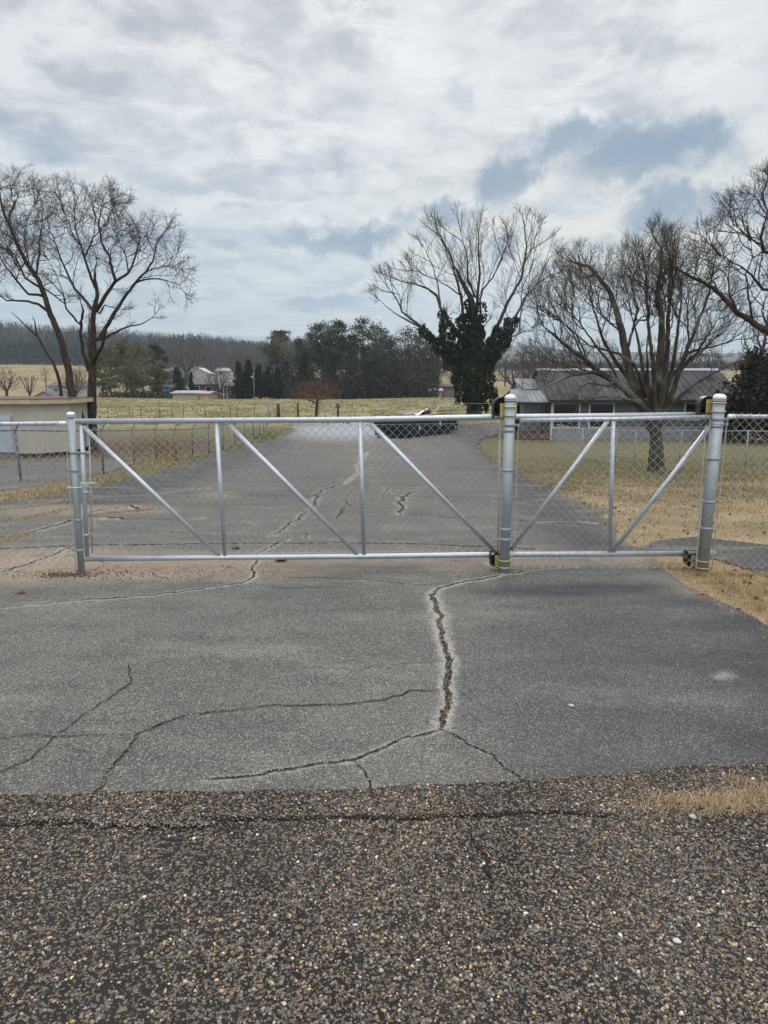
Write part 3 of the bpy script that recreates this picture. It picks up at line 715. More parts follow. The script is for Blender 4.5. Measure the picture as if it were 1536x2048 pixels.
def left_grass():
    poly = [(-50, 992), (0, 990), (60, 981), (110, 968), (190, 955), (240, 944), (262, 930), (235, 915), (190, 890), (330, 858), (520, 845), (580, 848), (575, 856), (595, 864), (560, 876), (500, 890), (440, 905), (400, 921), (330, 941), (250, 961), (180, 980), (110, 994), (0, 1010), (-50, 1012)]
    n = 150000; y = 9+(58-9)*rng.random(n)**1.5; x = -.56*y+rng.random(n)*.56*y
    u, v = project(x, y, H(x, y)); k = pip(u+rng.normal(0, 4, n), v+rng.normal(0, 1.6, n), poly); x, y, u, v = x[k], y[k], u[k], v[k]; n = len(x)
    sc = np.clip(y/7, 1, 5); g = np.clip(.35+.6*(fbm(x*.6, y*.5, 3, 9)-.35)+.6*np.clip(1.3-np.hypot((u-530)/55, (v-868)/16), 0, 1), 0, .97)
    blades('verge_grass', x, y, rng.uniform(.03, .09, n)*np.where((u > 470) & (v < 880), 1.8, 1), .004*sc*rng.uniform(.7, 1.3, n), straw_cols(n, g), 'green and straw winter grass along the left edge of the driveway')
    # dead leaves under the left trees
    n = 9000; p = gnd(240, 897); x = p[0]+rng.normal(.3, 3.0, n); y = p[1]+rng.normal(0, 4.5, n)
    c = np.array([(.15, .075, .035), (.22, .11, .05), (.10, .06, .035), (.19, .13, .08)])[rng.integers(0, 4, n)]*rng.uniform(.7, 1.2, (n, 1))
    u, v = project(x, y, H(x, y)); k = (v < 926) & (v > 860); x, y, c = x[k], y[k], c[k]; n = len(x)
    blades('leaf_litter', x, y, rng.uniform(.05, .12, n), .07, c, 'brown fallen leaves under the bare trees at left', 'leaf litter', bend=.8)
left_grass()
def tufts():
    n = 900; y = rng.uniform(4.5, 22, n); x = y*rng.uniform(.25, .62, n); u, v = project(x, y, H(x, y)); k = pip(u, v, OLD_DRIVE) & ~pip(u, v, BR); x, y = x[k], y[k]; n = len(x)
    c = np.array([(.16, .08, .04), (.22, .12, .06), (.10, .065, .04)])[rng.integers(0, 3, n)]
    blades('leaf_litter', x, y, rng.uniform(.02, .06, n), .035, c, 'scattered brown leaves on the lawn right of the driveway', 'leaf litter', bend=.9, z0=.02)
    xs, ys = [], []
    for u, v, m, sx, sy in [(1355, 1602, 260, .07, .012), (1310, 1618, 90, .05, .012), (1420, 1612, 300, .09, .014), (1480, 1600, 320, .09, .02), (1540, 1590, 500, .10, .03), (1500, 1625, 200, .10, .012), (1400, 1632, 90, .10, .01), (1560, 1620, 300, .1, .02), (1490, 1572, 90, .06, .01), (1430, 1560, 50, .05, .01)]:
        p = gnd(u, v); xs.append(p[0]+rng.normal(0, sx, m)); ys.append(p[1]+rng.normal(0, sy, m))
    x = np.concatenate(xs); y = np.concatenate(ys); n = len(x)
    blades('straw_tuft', x, y, rng.uniform(.02, .085, n), rng.uniform(.0010, .0020, n), np.clip(straw_cols(n)*np.array([1.25, 1.22, 1.3]), 0, .8), 'dry straw tufts growing over the road edge at lower right', bend=1.0, z0=.006)
    # grass on the island round the right gate post, and weeds along cracks
    xs, ys = [], []
    for a_, b_ in (((-40, 1024), (60, 1015)), ((60, 1015), (140, 1000)), ((-40, 1050), (70, 1034)), ((70, 1034), (140, 1018)), ((-20, 1090), (60, 1066)), ((180, 1032), (300, 1020))):
        A_, B_ = gnd(*a_), gnd(*b_); m_ = 1300; t_ = rng.random(m_); xs.append(A_[0]+(B_[0]-A_[0])*t_+rng.normal(0, .05, m_)); ys.append(A_[1]+(B_[1]-A_[1])*t_+rng.normal(0, .06, m_))
    x = np.concatenate(xs); y = np.concatenate(ys); n = len(x)
    blades('verge_grass', x, y, rng.uniform(.02, .05, n), rng.uniform(.004, .008, n), straw_cols(n, .15), 'straw growing in the wide pavement cracks outside the left fence', bend=.9, z0=.008)
    xs, ys = [], []
    for u, v, m, sx, sy in [(1400, 1150, 500, .10, .05), (1440, 1165, 900, .14, .07), (1500, 1185, 1500, .15, .09), (1540, 1215, 1500, .12, .09), (1470, 1150, 700, .16, .05), (1560, 1170, 900, .12, .08), (1365, 1138, 300, .1, .03), (1330, 1128, 200, .12, .03)]:
        p = gnd(u, v); xs.append(p[0]+rng.normal(0, sx, m)); ys.append(p[1]+rng.normal(0, sy, m))
    x = np.concatenate(xs); y = np.concatenate(ys); n = len(x)
    blades('dry_grass', x, y, rng.uniform(.02, .06, n), rng.uniform(.002, .004, n), straw_cols(n, .04)*1.05, 'matted straw at the foot of the right gate post', bend=.8, z0=.008)
    W = CRW[0][0][0]; m = 260; i = rng.integers(0, len(W), m); x = W[i, 0]+rng.normal(0, .008, m); y = W[i, 1]
    c = np.array([(.10, .07, .04), (.20, .15, .08), (.08, .08, .03)])[rng.integers(0, 3, m)]
    blades('crack_weeds', x, y, rng.uniform(.008, .022, m), .0025, c, 'dead weeds and moss rooted in the long crack', 'weeds', bend=.8, z0=.012)
    p = gnd(150, 1152); m = 420; x = p[0]+rng.normal(-.09, .12, m); y = p[1]+rng.normal(0, .045, m)
    c = np.array([(.03, .025, .02), (.14, .08, .045), (.24, .17, .10)])[rng.integers(0, 3, m)]
    blades('leaf_litter', x, y, rng.uniform(.008, .024, m), .012, c, 'dark rotting leaves round the foot of the left gate post', 'leaf litter', bend=.8, z0=.008)
tufts()
def field_grass():
    n = 60000; y = 60+(128-60)*rng.random(n); x = rng.uniform(-.60, .60, n)*y
    cl = fbm(x*.8, y*.5, 3, 15); k = cl > .5+rng.normal(0, .05, n); x, y, cl = x[k], y[k], cl[k]; n = len(x)
    c = np.where((rng.random(n) < .35)[:, None], (.24, .225, .10), (.31, .28, .135))*rng.uniform(.8, 1.12, (n, 1))
    blades('field_grass', x, y, rng.uniform(.08, .24, n), .16, c, 'tussocky yellow green pasture behind the far fence', bend=.6)
field_grass()
# ================================================================== GATE AND NEAR FENCES
GY = gnd(1008, 1146)[1]          # plane of the posts
GG = GY+.14                      # the sliding gate runs behind the posts
def pz(u, v, Y=None): return at(u, v, GY if Y is None else Y)
def chain_mesh(P0, P1, z0, z1, name, parent, d=.0735, r=.0022, mat=None, knuckle=False, sag=0):
    """woven diamonds between two vertical edges; P0,P1 are (x,y); z0/z1 functions of t"""
    P0 = np.array(P0, float); P1 = np.array(P1, float); Lw = np.linalg.norm(P1-P0); dr = (P1-P0)/Lw; nr = np.array([-dr[1], dr[0]])
    ncol = max(1, int(Lw/(d/2))); V = []; Fs = []; n = 0
    for i in range(ncol):
        t = (i+.5)/ncol; zb = z0(t); zt = z1(t)
        m = int((zt-zb)/(d/2))+1; hs = zb+np.arange(m+1)*(d/2)*((zt-zb)/(m*d/2))
        par = (np.arange(m+1)+i) % 2
        a = (i+par)*d/2*(Lw/(ncol*d/2))
        off = np.where(par == 1, .0022, -.0022)
        wob = .003*np.sin(hs*2.1+i*.05)+.004*np.sin(t*9)
        pts = np.stack([P0[0]+dr[0]*a+nr[0]*(off+wob), P0[1]+dr[1]*a+nr[1]*(off+wob), hs], -1)
        if knuckle: pts = np.concatenate([pts, pts[-1:]+np.array([[dr[0]*.008, dr[1]*.008, .022]])])
        v, f = tube_arr(pts, r, 4); V.append(v); Fs.append(f+n); n += len(v)
    return mesh_np(name, np.concatenate(V), np.concatenate(Fs), mat or M['galvanised_wire'], parent, smooth=True)
# ---- sliding gate
gate = empty('sliding_gate', (0, 0, 0), 'new galvanised cantilever sliding gate with diagonal braces across the driveway', 'gate')
R2 = .0185
def zt(u): return np.interp(u, [150, 720, 1003, 1410], [843, 839, 834, 829.5])
def zb(u): return np.interp(u, [170, 450, 720, 1003, 1430], [1118, 1115, 1113, 1109, 1107])
def gpipe(name, pts, r, mat='galvanised_pipe', n=16, dy=0):
    mb = MB(); mb.tube([pz(u, v, GG+dy) for u, v in pts], r, n); return mb.build(name, M[mat], gate)
gpipe('top_rail', [(146, zt(146)), (720, zt(720)), (1003, zt(1003)), (1420, zt(1420))], .0235)
gpipe('bottom_rail', [(170, zb(170)), (450, zb(450)), (720, zb(720)), (1003, zb(1003)), (1430, zb(1430))], .0235)
for a, b in [((163, 851), (174, 1112)), ((433, 846), (450, 1112)), ((720, 843), (728, 1108)), ((1014, 838), (1010, 1106)), ((1227, 838), (1219, 1104)), ((1424, 838), (1413, 1102))]:
    gpipe('upright', [a, b], R2)
for a, b in [((166, 853), (438, 1111)), ((458, 850), (714, 1108)), ((742, 848), (992, 1105)), ((1216, 842), (1022, 1100)), ((1420, 852), (1226, 1103))]:
    o = gpipe('brace', [a, b], R2)
xa = pz(170, 1000, GG)[0]; xb = pz(1004, 1000, GG)[0]
zlo = pz(170, 1108, GG)[2]+.0; zhi = pz(170, 856, GG)[2]
chain_mesh((xa, GG+.035), (xb, GG+.035), lambda t: zlo+.02*t, lambda t: zhi+.04*t, 'chain_link_mesh', gate)
mb = MB(); mb.tube([pz(178, 858, GG+.03), pz(185, 1106, GG+.03)], .006, 6); mb.build('tension_bar', M['galvanised_wire'], gate)
mb = MB(); mb.tube([pz(1000, 845, GG+.03), pz(996, 1104, GG+.03)], .006, 6); mb.build('tension_bar', M['galvanised_wire'], gate)
mb = MB(); mb.tube([pz(185, 856, GG+.03), pz(996, 846, GG+.03)], .002, 5); mb.build('tension_wire', M['galvanised_wire'], gate)
mb = MB(); mb.tube([pz(185, 1108, GG+.03), pz(996, 1102, GG+.03)], .002, 5); mb.build('tension_wire', M['galvanised_wire'], gate)
for (u0, v0), n_ in (((166, 905), 0), ((170, 985), 0), ((173, 1070), 0)):
    mb = MB(); c = pz(u0, v0, GG); mb.lathe((c[0], c[1], c[2]), [(R2+.003, -.012), (R2+.003, .012)], 14); mb.obox(c+np.array([.02, .02, 0]), c+np.array([.055, .03, 0]), .006, .022); mb.build('hinge_clamp' if False else 'tension_band', M['galvanised_pipe'], gate)
# fork latch
mb = MB(); c = pz(161, 968, GY+.02)
mb.box(c[0]-.002, c[0]+.120, c[1]-.02, c[1]+.02, c[2]-.004, c[2]+.012)
mb.box(c[0]+.02, c[0]+.085, c[1]-.030, c[1]-.021, c[2]-.020, c[2]+.016)
mb.box(c[0]+.075, c[0]+.095, c[1]-.018, c[1]+.12, c[2]-.018, c[2]-.005)
lt = mb.build('latch', M['galvanised_pipe'], gate, .002)
mb = MB(); cc = pz(155, 974, GY)
for s in (-1, 1): mb.tube([(cc[0]-.075, cc[1]+.0, cc[2]+.000*s), (cc[0]-.062, cc[1]-.058*1, cc[2]), (cc[0], cc[1]-.066, cc[2]), (cc[0]+.05, cc[1]-.055, cc[2]+.004), (cc[0]+.062, cc[1]+.02, cc[2]+.01)], .006, 8) if s > 0 else None
mb.build('latch_fork', M['galvanised_pipe'], lt)
recenter(gate, (pz(720, 1113, GG)[0], GG, 0))

def gate_post(top, base, r, label, bands, rollers, name='gate_post'):
    A = pz(*base); A[2] = hf(A[0], A[1])-.15; B = pz(*top); ax = (B-A)/np.linalg.norm(B-A)
    ft = A+ax*.15
    root = empty(name, ft, label, 'gate post')
    capH = .56*r+.006
    def on(v_px):  # point of the axis at a pixel row
        z = pz(top[0], v_px)[2]; return A+ax*((z-A[2])/ax[2])
    mb = MB(); mb.tube([A, B-ax*capH], r, 28); mb.build('post_tube', M['galvanised_post'], root)
    mb = MB(); p = B-ax*capH; tilt = ax
    prof = [(r+.003, -.010), (r+.004, .0), (r+.004, .010), (r*.97, .22*r+.008), (r*.8, .40*r+.008), (r*.45, .52*r+.008), (.004, .56*r+.008)]
    mb.lathe(p, prof, 28); mb.build('post_cap', M['white_cap'], root)
    mb = MB(); mb.lathe(p, [(r+.004, -.028), (r+.004, -.013)], 28); mb.build('cap_ring', M['galvanised_post'], root)
    for v, side, h in bands:
        c = on(v); mb = MB(); mb.lathe(c, [(r+.001, -h), (r+.004, -h+.001), (r+.004, h-.001), (r+.001, h)], 28)
        s = side
        if s: mb.box(*(sorted((c[0]+s*(r-.004), c[0]+s*(r+.042)))), c[1]-.012, c[1]-.006, c[2]-h*.8, c[2]+h*.8); mb.tube([(c[0]+s*(r+.026), c[1]-.026, c[2]), (c[0]+s*(r+.026), c[1]+.014, c[2])], .006, 8)
        mb.build('tension_band', M['galvanised_post'], root)
    for (v0, v1, vu, isTop, rr) in rollers:
        # roller in a rounded black cover behind the post, plate and two u bolts
        zc0 = on(v1)[2]; zc1 = on(v0)[2]; c = on((v0+v1)/2); hh = abs(zc1-zc0); wd = .075
        cx = c[0]-.055 if isTop else c[0]-.045; ro = .078 if isTop else .072
        y0 = GY+r+.012; y1 = y0+.085
        mb = MB(); n = 20; outer = []; inner = []
        for k in range(n+1):
            a = math.pi*k/n; outer.append((math.cos(a)*ro, math.sin(a)*ro)); inner.append((math.cos(a)*(ro-.014), math.sin(a)*(ro-.014)))
        sgn = 1 if isTop else -1
        zbase = (zc0+.004) if isTop else zc1
        straight = max(.01, hh-ro)
        O = [(ro, 0)]+[(a, b+straight) for a, b in outer]+[(-ro, 0)]
        I = [(ro-.014, 0)]+[(a, b+straight) for a, b in inner]+[(-ro+.014, 0)]
        O = [(cx+a, zbase+sgn*b) for a, b in O]; I = [(cx+a, zbase+sgn*b) for a, b in I]
        V = []; m = len(O)
        for yy in (y0, y1):
            V += [(a, yy, b) for a, b in O]+[(a, yy, b) for a, b in I]
        Fc = []
        for k in range(m-1):
            Fc += [(k, k+1, 2*m+k+1, 2*m+k), (m+k, 3*m+k, 3*m+k+1, m+k+1), (k, m+k, m+k+1, k+1), (2*m+k, 2*m+k+1, 3*m+k+1, 3*m+k)]
        mb.add(V, Fc, False); mb.prism(list(zip([a for a, b in I], [b for a, b in I])), (y1-.006, y1)); 
        cv = mb.build('roller_cover', M['black_plastic'], root)
        mb = MB(); zr = zbase+sgn*(straight)
        mb.lathe((cx, (y0+y1)/2+.005, zr), [(.02, -.036), (ro-.020, -.034), (ro-.026, 0), (ro-.020, .03), (.02, .031)], 24, axis='y'); mb.build('roller', M['roller_rubber'], cv)
        # bracket plate
        pw = r+.028; zl, zh = (zc0+.012, zc0+.012+.115) if isTop else (zc0+.006, zc0+.006+.105)
        mb = MB(); py = GY+r+.004; mb.box(c[0]-pw-.004, c[0]+pw-.006, py, py+.006, zl, zh); mb.build('bracket_plate', M['zinc_yellow'], root, .002)
        for zz in (zl+.018, zh-.026):
            mb = MB(); pts = [(c[0]+(r+.007)*math.cos(a), c[1]+(r+.007)*math.sin(a), zz) for a in np.linspace(math.pi*.97, math.pi*2.03, 16)]
            pts = [(c[0]-(r+.007), py+.02, zz)]+pts+[(c[0]+(r+.007), py+.02, zz)]; mb.tube(pts, .0048, 8)
            mb.lathe((c[0]-(r+.007), py+.012, zz), [(.009, -.005), (.009, .005)], 6, axis='y'); mb.build('u_bolt', M['zinc_yellow'], root)
    for ch in root.children: ch.location = tuple(-ft)
    return root
left_post = gate_post((141, 824), (163, 1149), .0285, 'leftmost gate post, leaning and capped, holding the latch', [(905, 1, .012), (941, -1, .012), (1040, 0, .012), (1100, -1, .012)], [])
mid_post = gate_post((1021, 789), (1008, 1147), .0435, 'middle gate post with black roller covers and gold bolts left of the fixed panel', [(850, 1, .013), (861, -1, .012), (940, -1, .012), (1058, 1, .012), (1078, -1, .012)], [(795, 838, 0, True, 0), (1110, 1139, 0, False, 0)])
right_post = gate_post((1440, 788), (1403, 1146), .049, 'rightmost and thickest gate post standing in straw with gold bolts', [(838, 1, .014), (848, 1, .012), (852, -1, .012), (917, -1, .013), (1003, 1, .012), (1056, -1, .012)], [(793, 830, 0, True, 0), (1108, 1140, 0, False, 0)])

def near_fence(label, u0, u1, v0, v1, vb, d, posts=(), ties=True, knuckle=False, bars=(), dy=-.0, caps=()):
    A = pz(u0, v0, GY+dy); B = pz(u1, v1, GY+dy)
    root = empty('chain_link_fence', ((A[0]+B[0])/2, GY, 0), label, 'fence'); loc = np.array(root.location)
    mb = MB(); mb.tube([A, (A+B)/2-np.array([0, 0, .004]), B], .018, 14)
    o = [mb.build('top_rail', M['galvanised_pipe'], root)]
    o.append(chain_mesh(A[:2]+np.array([0, -.024]), B[:2]+np.array([0, -.024]), lambda t: .015+0*t, lambda t: (A[2]*(1-t)+B[2]*t)+.010, 'chain_link_mesh', root, knuckle=knuckle))
    n = int(abs(B[0]-A[0])/.30)+1
    for k in range(n*3):
        mb = MB(); t = (k+.5)/(n*3); p = A*(1-t)+B*t
        pts = [p+np.array([.004*math.sin(a*.5), .0205*math.cos(a)-.002, .0205*math.sin(a)]) for a in np.linspace(-2.6, 2.6, 10)]; mb.tube(pts, .0016, 4)
        mb.build('tie_wire', M['galvanised_wire'], root)
    for (ua, va), (ub, vb2) in bars:
        mb = MB(); mb.obox(pz(ua, va, GY-.03), pz(ub, vb2, GY-.03), .004, .014, (0, 1, 0)); o.append(mb.build('tension_bar', M['galvanised_wire'], root))
    for (ua, va, s) in caps:
        c = pz(ua, va, GY); mb = MB(); mb.tube([c-np.array([s*.03, 0, 0]), c+np.array([s*.012, 0, 0]), c+np.array([s*.024, 0, 0]), c+np.array([s*.032, 0, 0])], [.0205, .0205, .016, .006], 14); o.append(mb.build('rail_end', M['white_cap'], root))
    for ch in root.children: ch.location = tuple(-loc)
    return root
near_fence('near chain link fence panel left of the leftmost gate post', -620, 128, 852, 847, 1150, 0, bars=[((131, 860), (152, 1146))], caps=[(126, 847, 1)])
near_fence('fixed chain link panel between the middle and right gate posts', 1040, 1418, 841, 834, 1148, 0, bars=[((1037, 850), (1026, 1138)), ((1411, 850), (1392, 1138))])
near_fence('near chain link fence running right from the thickest gate post', 1462, 2200, 833, 836, 1150, 0, bars=[((1454, 842), (1424, 1138))], caps=[(1462, 833, -1)], knuckle=True)

# ================================================================== FAR FENCES
def line_fence(label, base, heights, rpost, rrail, mat, arms=False, mesh=True, rail=True, d=.12, postr=None, group=None, wire=.0025, skip=()):
    """base: ground pixels of the posts; heights in m"""
    P = [gnd(u, v) for u, v in base]; root = empty('chain_link_fence' if mesh else 'pasture_fence', P[0], label, 'fence', group); o0 = P[0]
    tops = []
    for k, p in enumerate(P):
        h = heights if np.isscalar(heights) else heights[k]; t = p+np.array([rng.normal(0, .02), 0, h]); tops.append(t)
        if k in skip: continue
        mb = MB(); mb.tube([p-np.array([0, 0, .2])-o0, t-o0+np.array([0, 0, .03])], rpost, 8)
        if arms: mb.tube([t-o0, t-o0+np.array([.17, -.05, .22])], rpost*.6, 5)
        mb.build('post', M[mat], root)
    if rail:
        mb = MB(); pts = []
        for a, b in zip(tops[:-1], tops[1:]): pts += [a-o0, (a+b)/2-o0-np.array([0, 0, .015])]
        pts.append(tops[-1]-o0); mb.tube(pts, rrail, 6); mb.build('top_rail', M[mat], root)
    if mesh:
        V = []; Fs = []; n = 0
        for (a, ta), (b, tb) in zip(zip(P[:-1], tops[:-1]), zip(P[1:], tops[1:])):
            Lw = np.linalg.norm((b-a)[:2]); nc = max(1, int(Lw/(d/2)))
            for i in range(nc):
                t0 = i/nc; t1 = (i+1)/nc; zb_ = a[2]*(1-t0)+b[2]*t0+.03; zt_ = ta[2]*(1-t0)+tb[2]*t0
                m = max(2, int((zt_-zb_)/(d/2))); hs = np.linspace(zb_, zt_, m+1); par = (np.arange(m+1)+i) % 2; tt = t0+(t1-t0)*par
                pts = np.stack([a[0]+(b[0]-a[0])*tt, a[1]+(b[1]-a[1])*tt, hs], -1)-o0
                v, f = tube_arr(pts, wire, 3); V.append(v); Fs.append(f+n); n += len(v)
        mesh_np('chain_link_mesh', np.concatenate(V), np.concatenate(Fs), M['galvanised_wire' if mat != 'rusty_pipe' else mat], root)
    return root
simple('dark_pipe', (.12, .13, .135), .6, .3, .2)
line_fence('chain link fence with angled arm posts left of the driveway', [(-160, 985), (-60, 978), (42, 962), (207, 947), (268, 928), (313, 921), (353, 921), (385, 915), (418, 906), (447, 897), (470, 889), (490, 882), (507, 876)], 1.22, .03, .021, 'dark_pipe', arms=True, d=.16)
line_fence('receding chain link fence from the long left fence to its far corner post', [(507, 876), (519, 871), (528, 866), (533, 859), (536, 852), (538, 846), (539, 840)], 1.25, .03, .02, 'dark_pipe', d=.25, wire=.0022)
line_fence('pasture fence on thin dark posts behind the two left trees', [(30, 846), (110, 845), (190, 843), (217, 842), (260, 842), (283, 841), (320, 841), (345, 840), (368, 840), (411, 839), (461, 838), (475, 838), (509, 837), (537, 836)], 1.3, .035, .02, 'rusty_pipe', mesh=False)
line_fence('long silver topped fence across the far end of the driveway', [(541, 838), (595, 838), (650, 838), (709, 837), (766, 837), (811, 837), (857, 837), (902, 837), (1003, 838), (1060, 838)], 1.42, .03, .02, 'old_pipe', mesh=False)
line_fence('chain link fence across the lawn behind the lawn tree', [(1112, 892), (1165, 915), (1230, 930), (1268, 934), (1357, 934), (1490, 938), (1600, 940)], 1.2, .022, .018, 'old_pipe', d=.13, skip=(0,), wire=.002)
def wood_post(u, v, h, r, label, cat='post', name='wooden_post', vine=False):
    p = gnd(u, v); mb = MB(); mb.tube([(0, 0, -.3), (.01, 0, h*.5), (0, 0, h)], [r*1.1, r, r*.92], 9)
    if vine:
        for k in range(26):
            a = rng.uniform(0, 6.28); z = h*rng.uniform(.75, 1.05); mb.tube([(0, 0, z), (r*2*math.cos(a), r*2*math.sin(a), z+.06), (r*3.5*math.cos(a), r*3.5*math.sin(a), z-.1)], [.02, .015, .006], 4)
    o = mb.build(name, M['bark_fence']); o.location = tuple(p); return tag(o, label, cat)
wood_post(557, 840, 1.5, .16, 'thick grey wooden post in the far fence left of the orange bush')
wood_post(596, 840, 1.5, .09, 'thinner dark post of the far fence nearest the orange bush', name='metal_post')
wood_post(676, 841, 1.5, .10, 'short post wrapped in dead vine right of the orange bush', vine=True)
# ================================================================== TREES
def ramify(limbs, B, polys, lv, r, seed=0):
    """side branches, twigs and twiglets grown straight out of the traced limbs; returns one vertex and one face array"""
    V = []; Fc = []; cnt = [0]
    L, SPC, ANG, RAD, UP, JIT = lv['L'], lv['S'], lv['A'], lv['R'], lv['up'], lv['jit']
    out = np.array(B)
    Ps = [np.array(p, float) for p in polys]
    def inside(p):
        u, v = project(p[0]+B[0], p[1]+B[1], p[2]+B[2]); u = np.array([float(u)]); v = np.array([float(v)])
        return any(pip(u, v, q)[0] for q in Ps)
    def emit(pts, rr, ns):
        v, f = tube_arr(pts, rr, ns); V.append(v); Fc.append(f+cnt[0]); cnt[0] += len(v)
    def branch(p, d, lev, scale):
        ln = L[lev]*scale*r.uniform(.55, 1.2); n = (6, 5, 3, 2)[lev]; st = ln/n; pts = [p]; dirs = [d]; q = p
        for i in range(n):
            d = d+r.normal(0, JIT, 3)+np.array([0, 0, UP*(1 if lev < 2 else .6)])*.35; d = d/np.linalg.norm(d); q = q+d*st; pts.append(q); dirs.append(d)
            if lev < 3 and not inside(q) and r.random() < lv.get('cut', .55): break
        rr = np.linspace(RAD[lev], RAD[lev]*.45 if lev < 3 else RAD[lev]*.35, len(pts)); emit(np.array(pts), rr, 4 if lev < 1 else 3)
        if lev >= 3: return
        tot = st*(len(pts)-1); m = max(1, int(tot/SPC[lev+1]*r.uniform(.8, 1.2)))
        for k in range(m):
            t = (k+.6)/m*(len(pts)-1); i = min(int(t), len(pts)-2); pp = pts[i]+(pts[i+1]-pts[i])*(t-i); spawn(pp, dirs[i+1], lev+1, 1-.45*t/(len(pts)-1))
        if lev < 3: 
            for _ in range(2): branch(pts[-1], tilt(dirs[-1], ANG[lev]*.5), min(3, lev+1), .8)
    def tilt(d, ang):
        a = np.radians(ang)*r.uniform(.6, 1.3); w = r.normal(0, 1, 3); w -= d*np.dot(w, d); w /= np.linalg.norm(w)+1e-9
        e = d*math.cos(a)+w*math.sin(a)
        if e[2] < -.1 and r.random() < .75: w = -w; e = d*math.cos(a)+w*math.sin(a)
        return e/np.linalg.norm(e)
    def spawn(p, d, lev, sc): branch(p, tilt(d, ANG[lev-0]), lev, sc)
    for pts, t0 in limbs:
        P = np.array(pts)
        if len(P) < 3: continue
        seg = np.linalg.norm(np.diff(P, axis=0), axis=1); cum = np.concatenate([[0], np.cumsum(seg)]); tot = cum[-1]; m = max(2, int(tot*(1-t0)/SPC[0]))
        for k in range(m):
            s_ = tot*(t0+(1-t0)*(k+r.uniform(.2, .8))/m); i = min(int(np.searchsorted(cum, s_))-1, len(P)-2); i = max(i, 0)
            pp = P[i]+(P[i+1]-P[i])*((s_-cum[i])/max(seg[i], 1e-6)); d = (P[i+1]-P[i])/max(seg[i], 1e-6); t = s_/tot
            if not inside(pp) and r.random() < .6: continue
            branch(pp, tilt(d, ANG[0]), 0 if r.random() < .8 else 1, (1.1-.6*t)*min(1, .35+tot/(L[0]*2.2)))
        d = (P[-1]-P[-3]); d /= np.linalg.norm(d)
        for _ in range(3): branch(P[-1], tilt(d, ANG[0]*.6), 0 if r.random() < .5 else 1, .75)
    return np.concatenate(V), np.concatenate(Fc)
def colonize(nodes, par, attr, step, infl, kill, iters, trop=(0, 0, .1), jit=.15, seed=0, rad_c=None, rad_k=0):
    r = np.random.default_rng(seed); nodes = [np.array(p, float) for p in nodes]; par = list(par); attr = [np.array(a) for a in attr]
    nch = [0]*len(nodes)
    for p in par:
        if p >= 0: nch[p] += 1
    trop = np.array(trop)
    for it in range(iters):
        if not attr: break
        kd = kdtree.KDTree(len(nodes))
        for i, p in enumerate(nodes): kd.insert(p, i)
        kd.balance(); acc = {}; keep = []
        for a in attr:
            co, i, d = kd.find(a)
            if d < kill: continue
            keep.append(a)
            if d < infl:
                v = (a-nodes[i])/d
                if i in acc: acc[i] += v
                else: acc[i] = v.copy()
        attr = keep; grew = 0
        for i, v in acc.items():
            if nch[i] >= 3: continue
            n = np.linalg.norm(v)
            if n < 1e-6: continue
            v = v/n+trop+r.normal(0, jit, 3)
            if rad_k: q = nodes[i]-rad_c; v = v+rad_k*q/(np.linalg.norm(q)+1e-6)
            v = v*1.0; v /= np.linalg.norm(v)
            nodes.append(nodes[i]+v*step); par.append(i); nch.append(0); nch[i] += 1; grew += 1
        if not grew: break
    return nodes, par
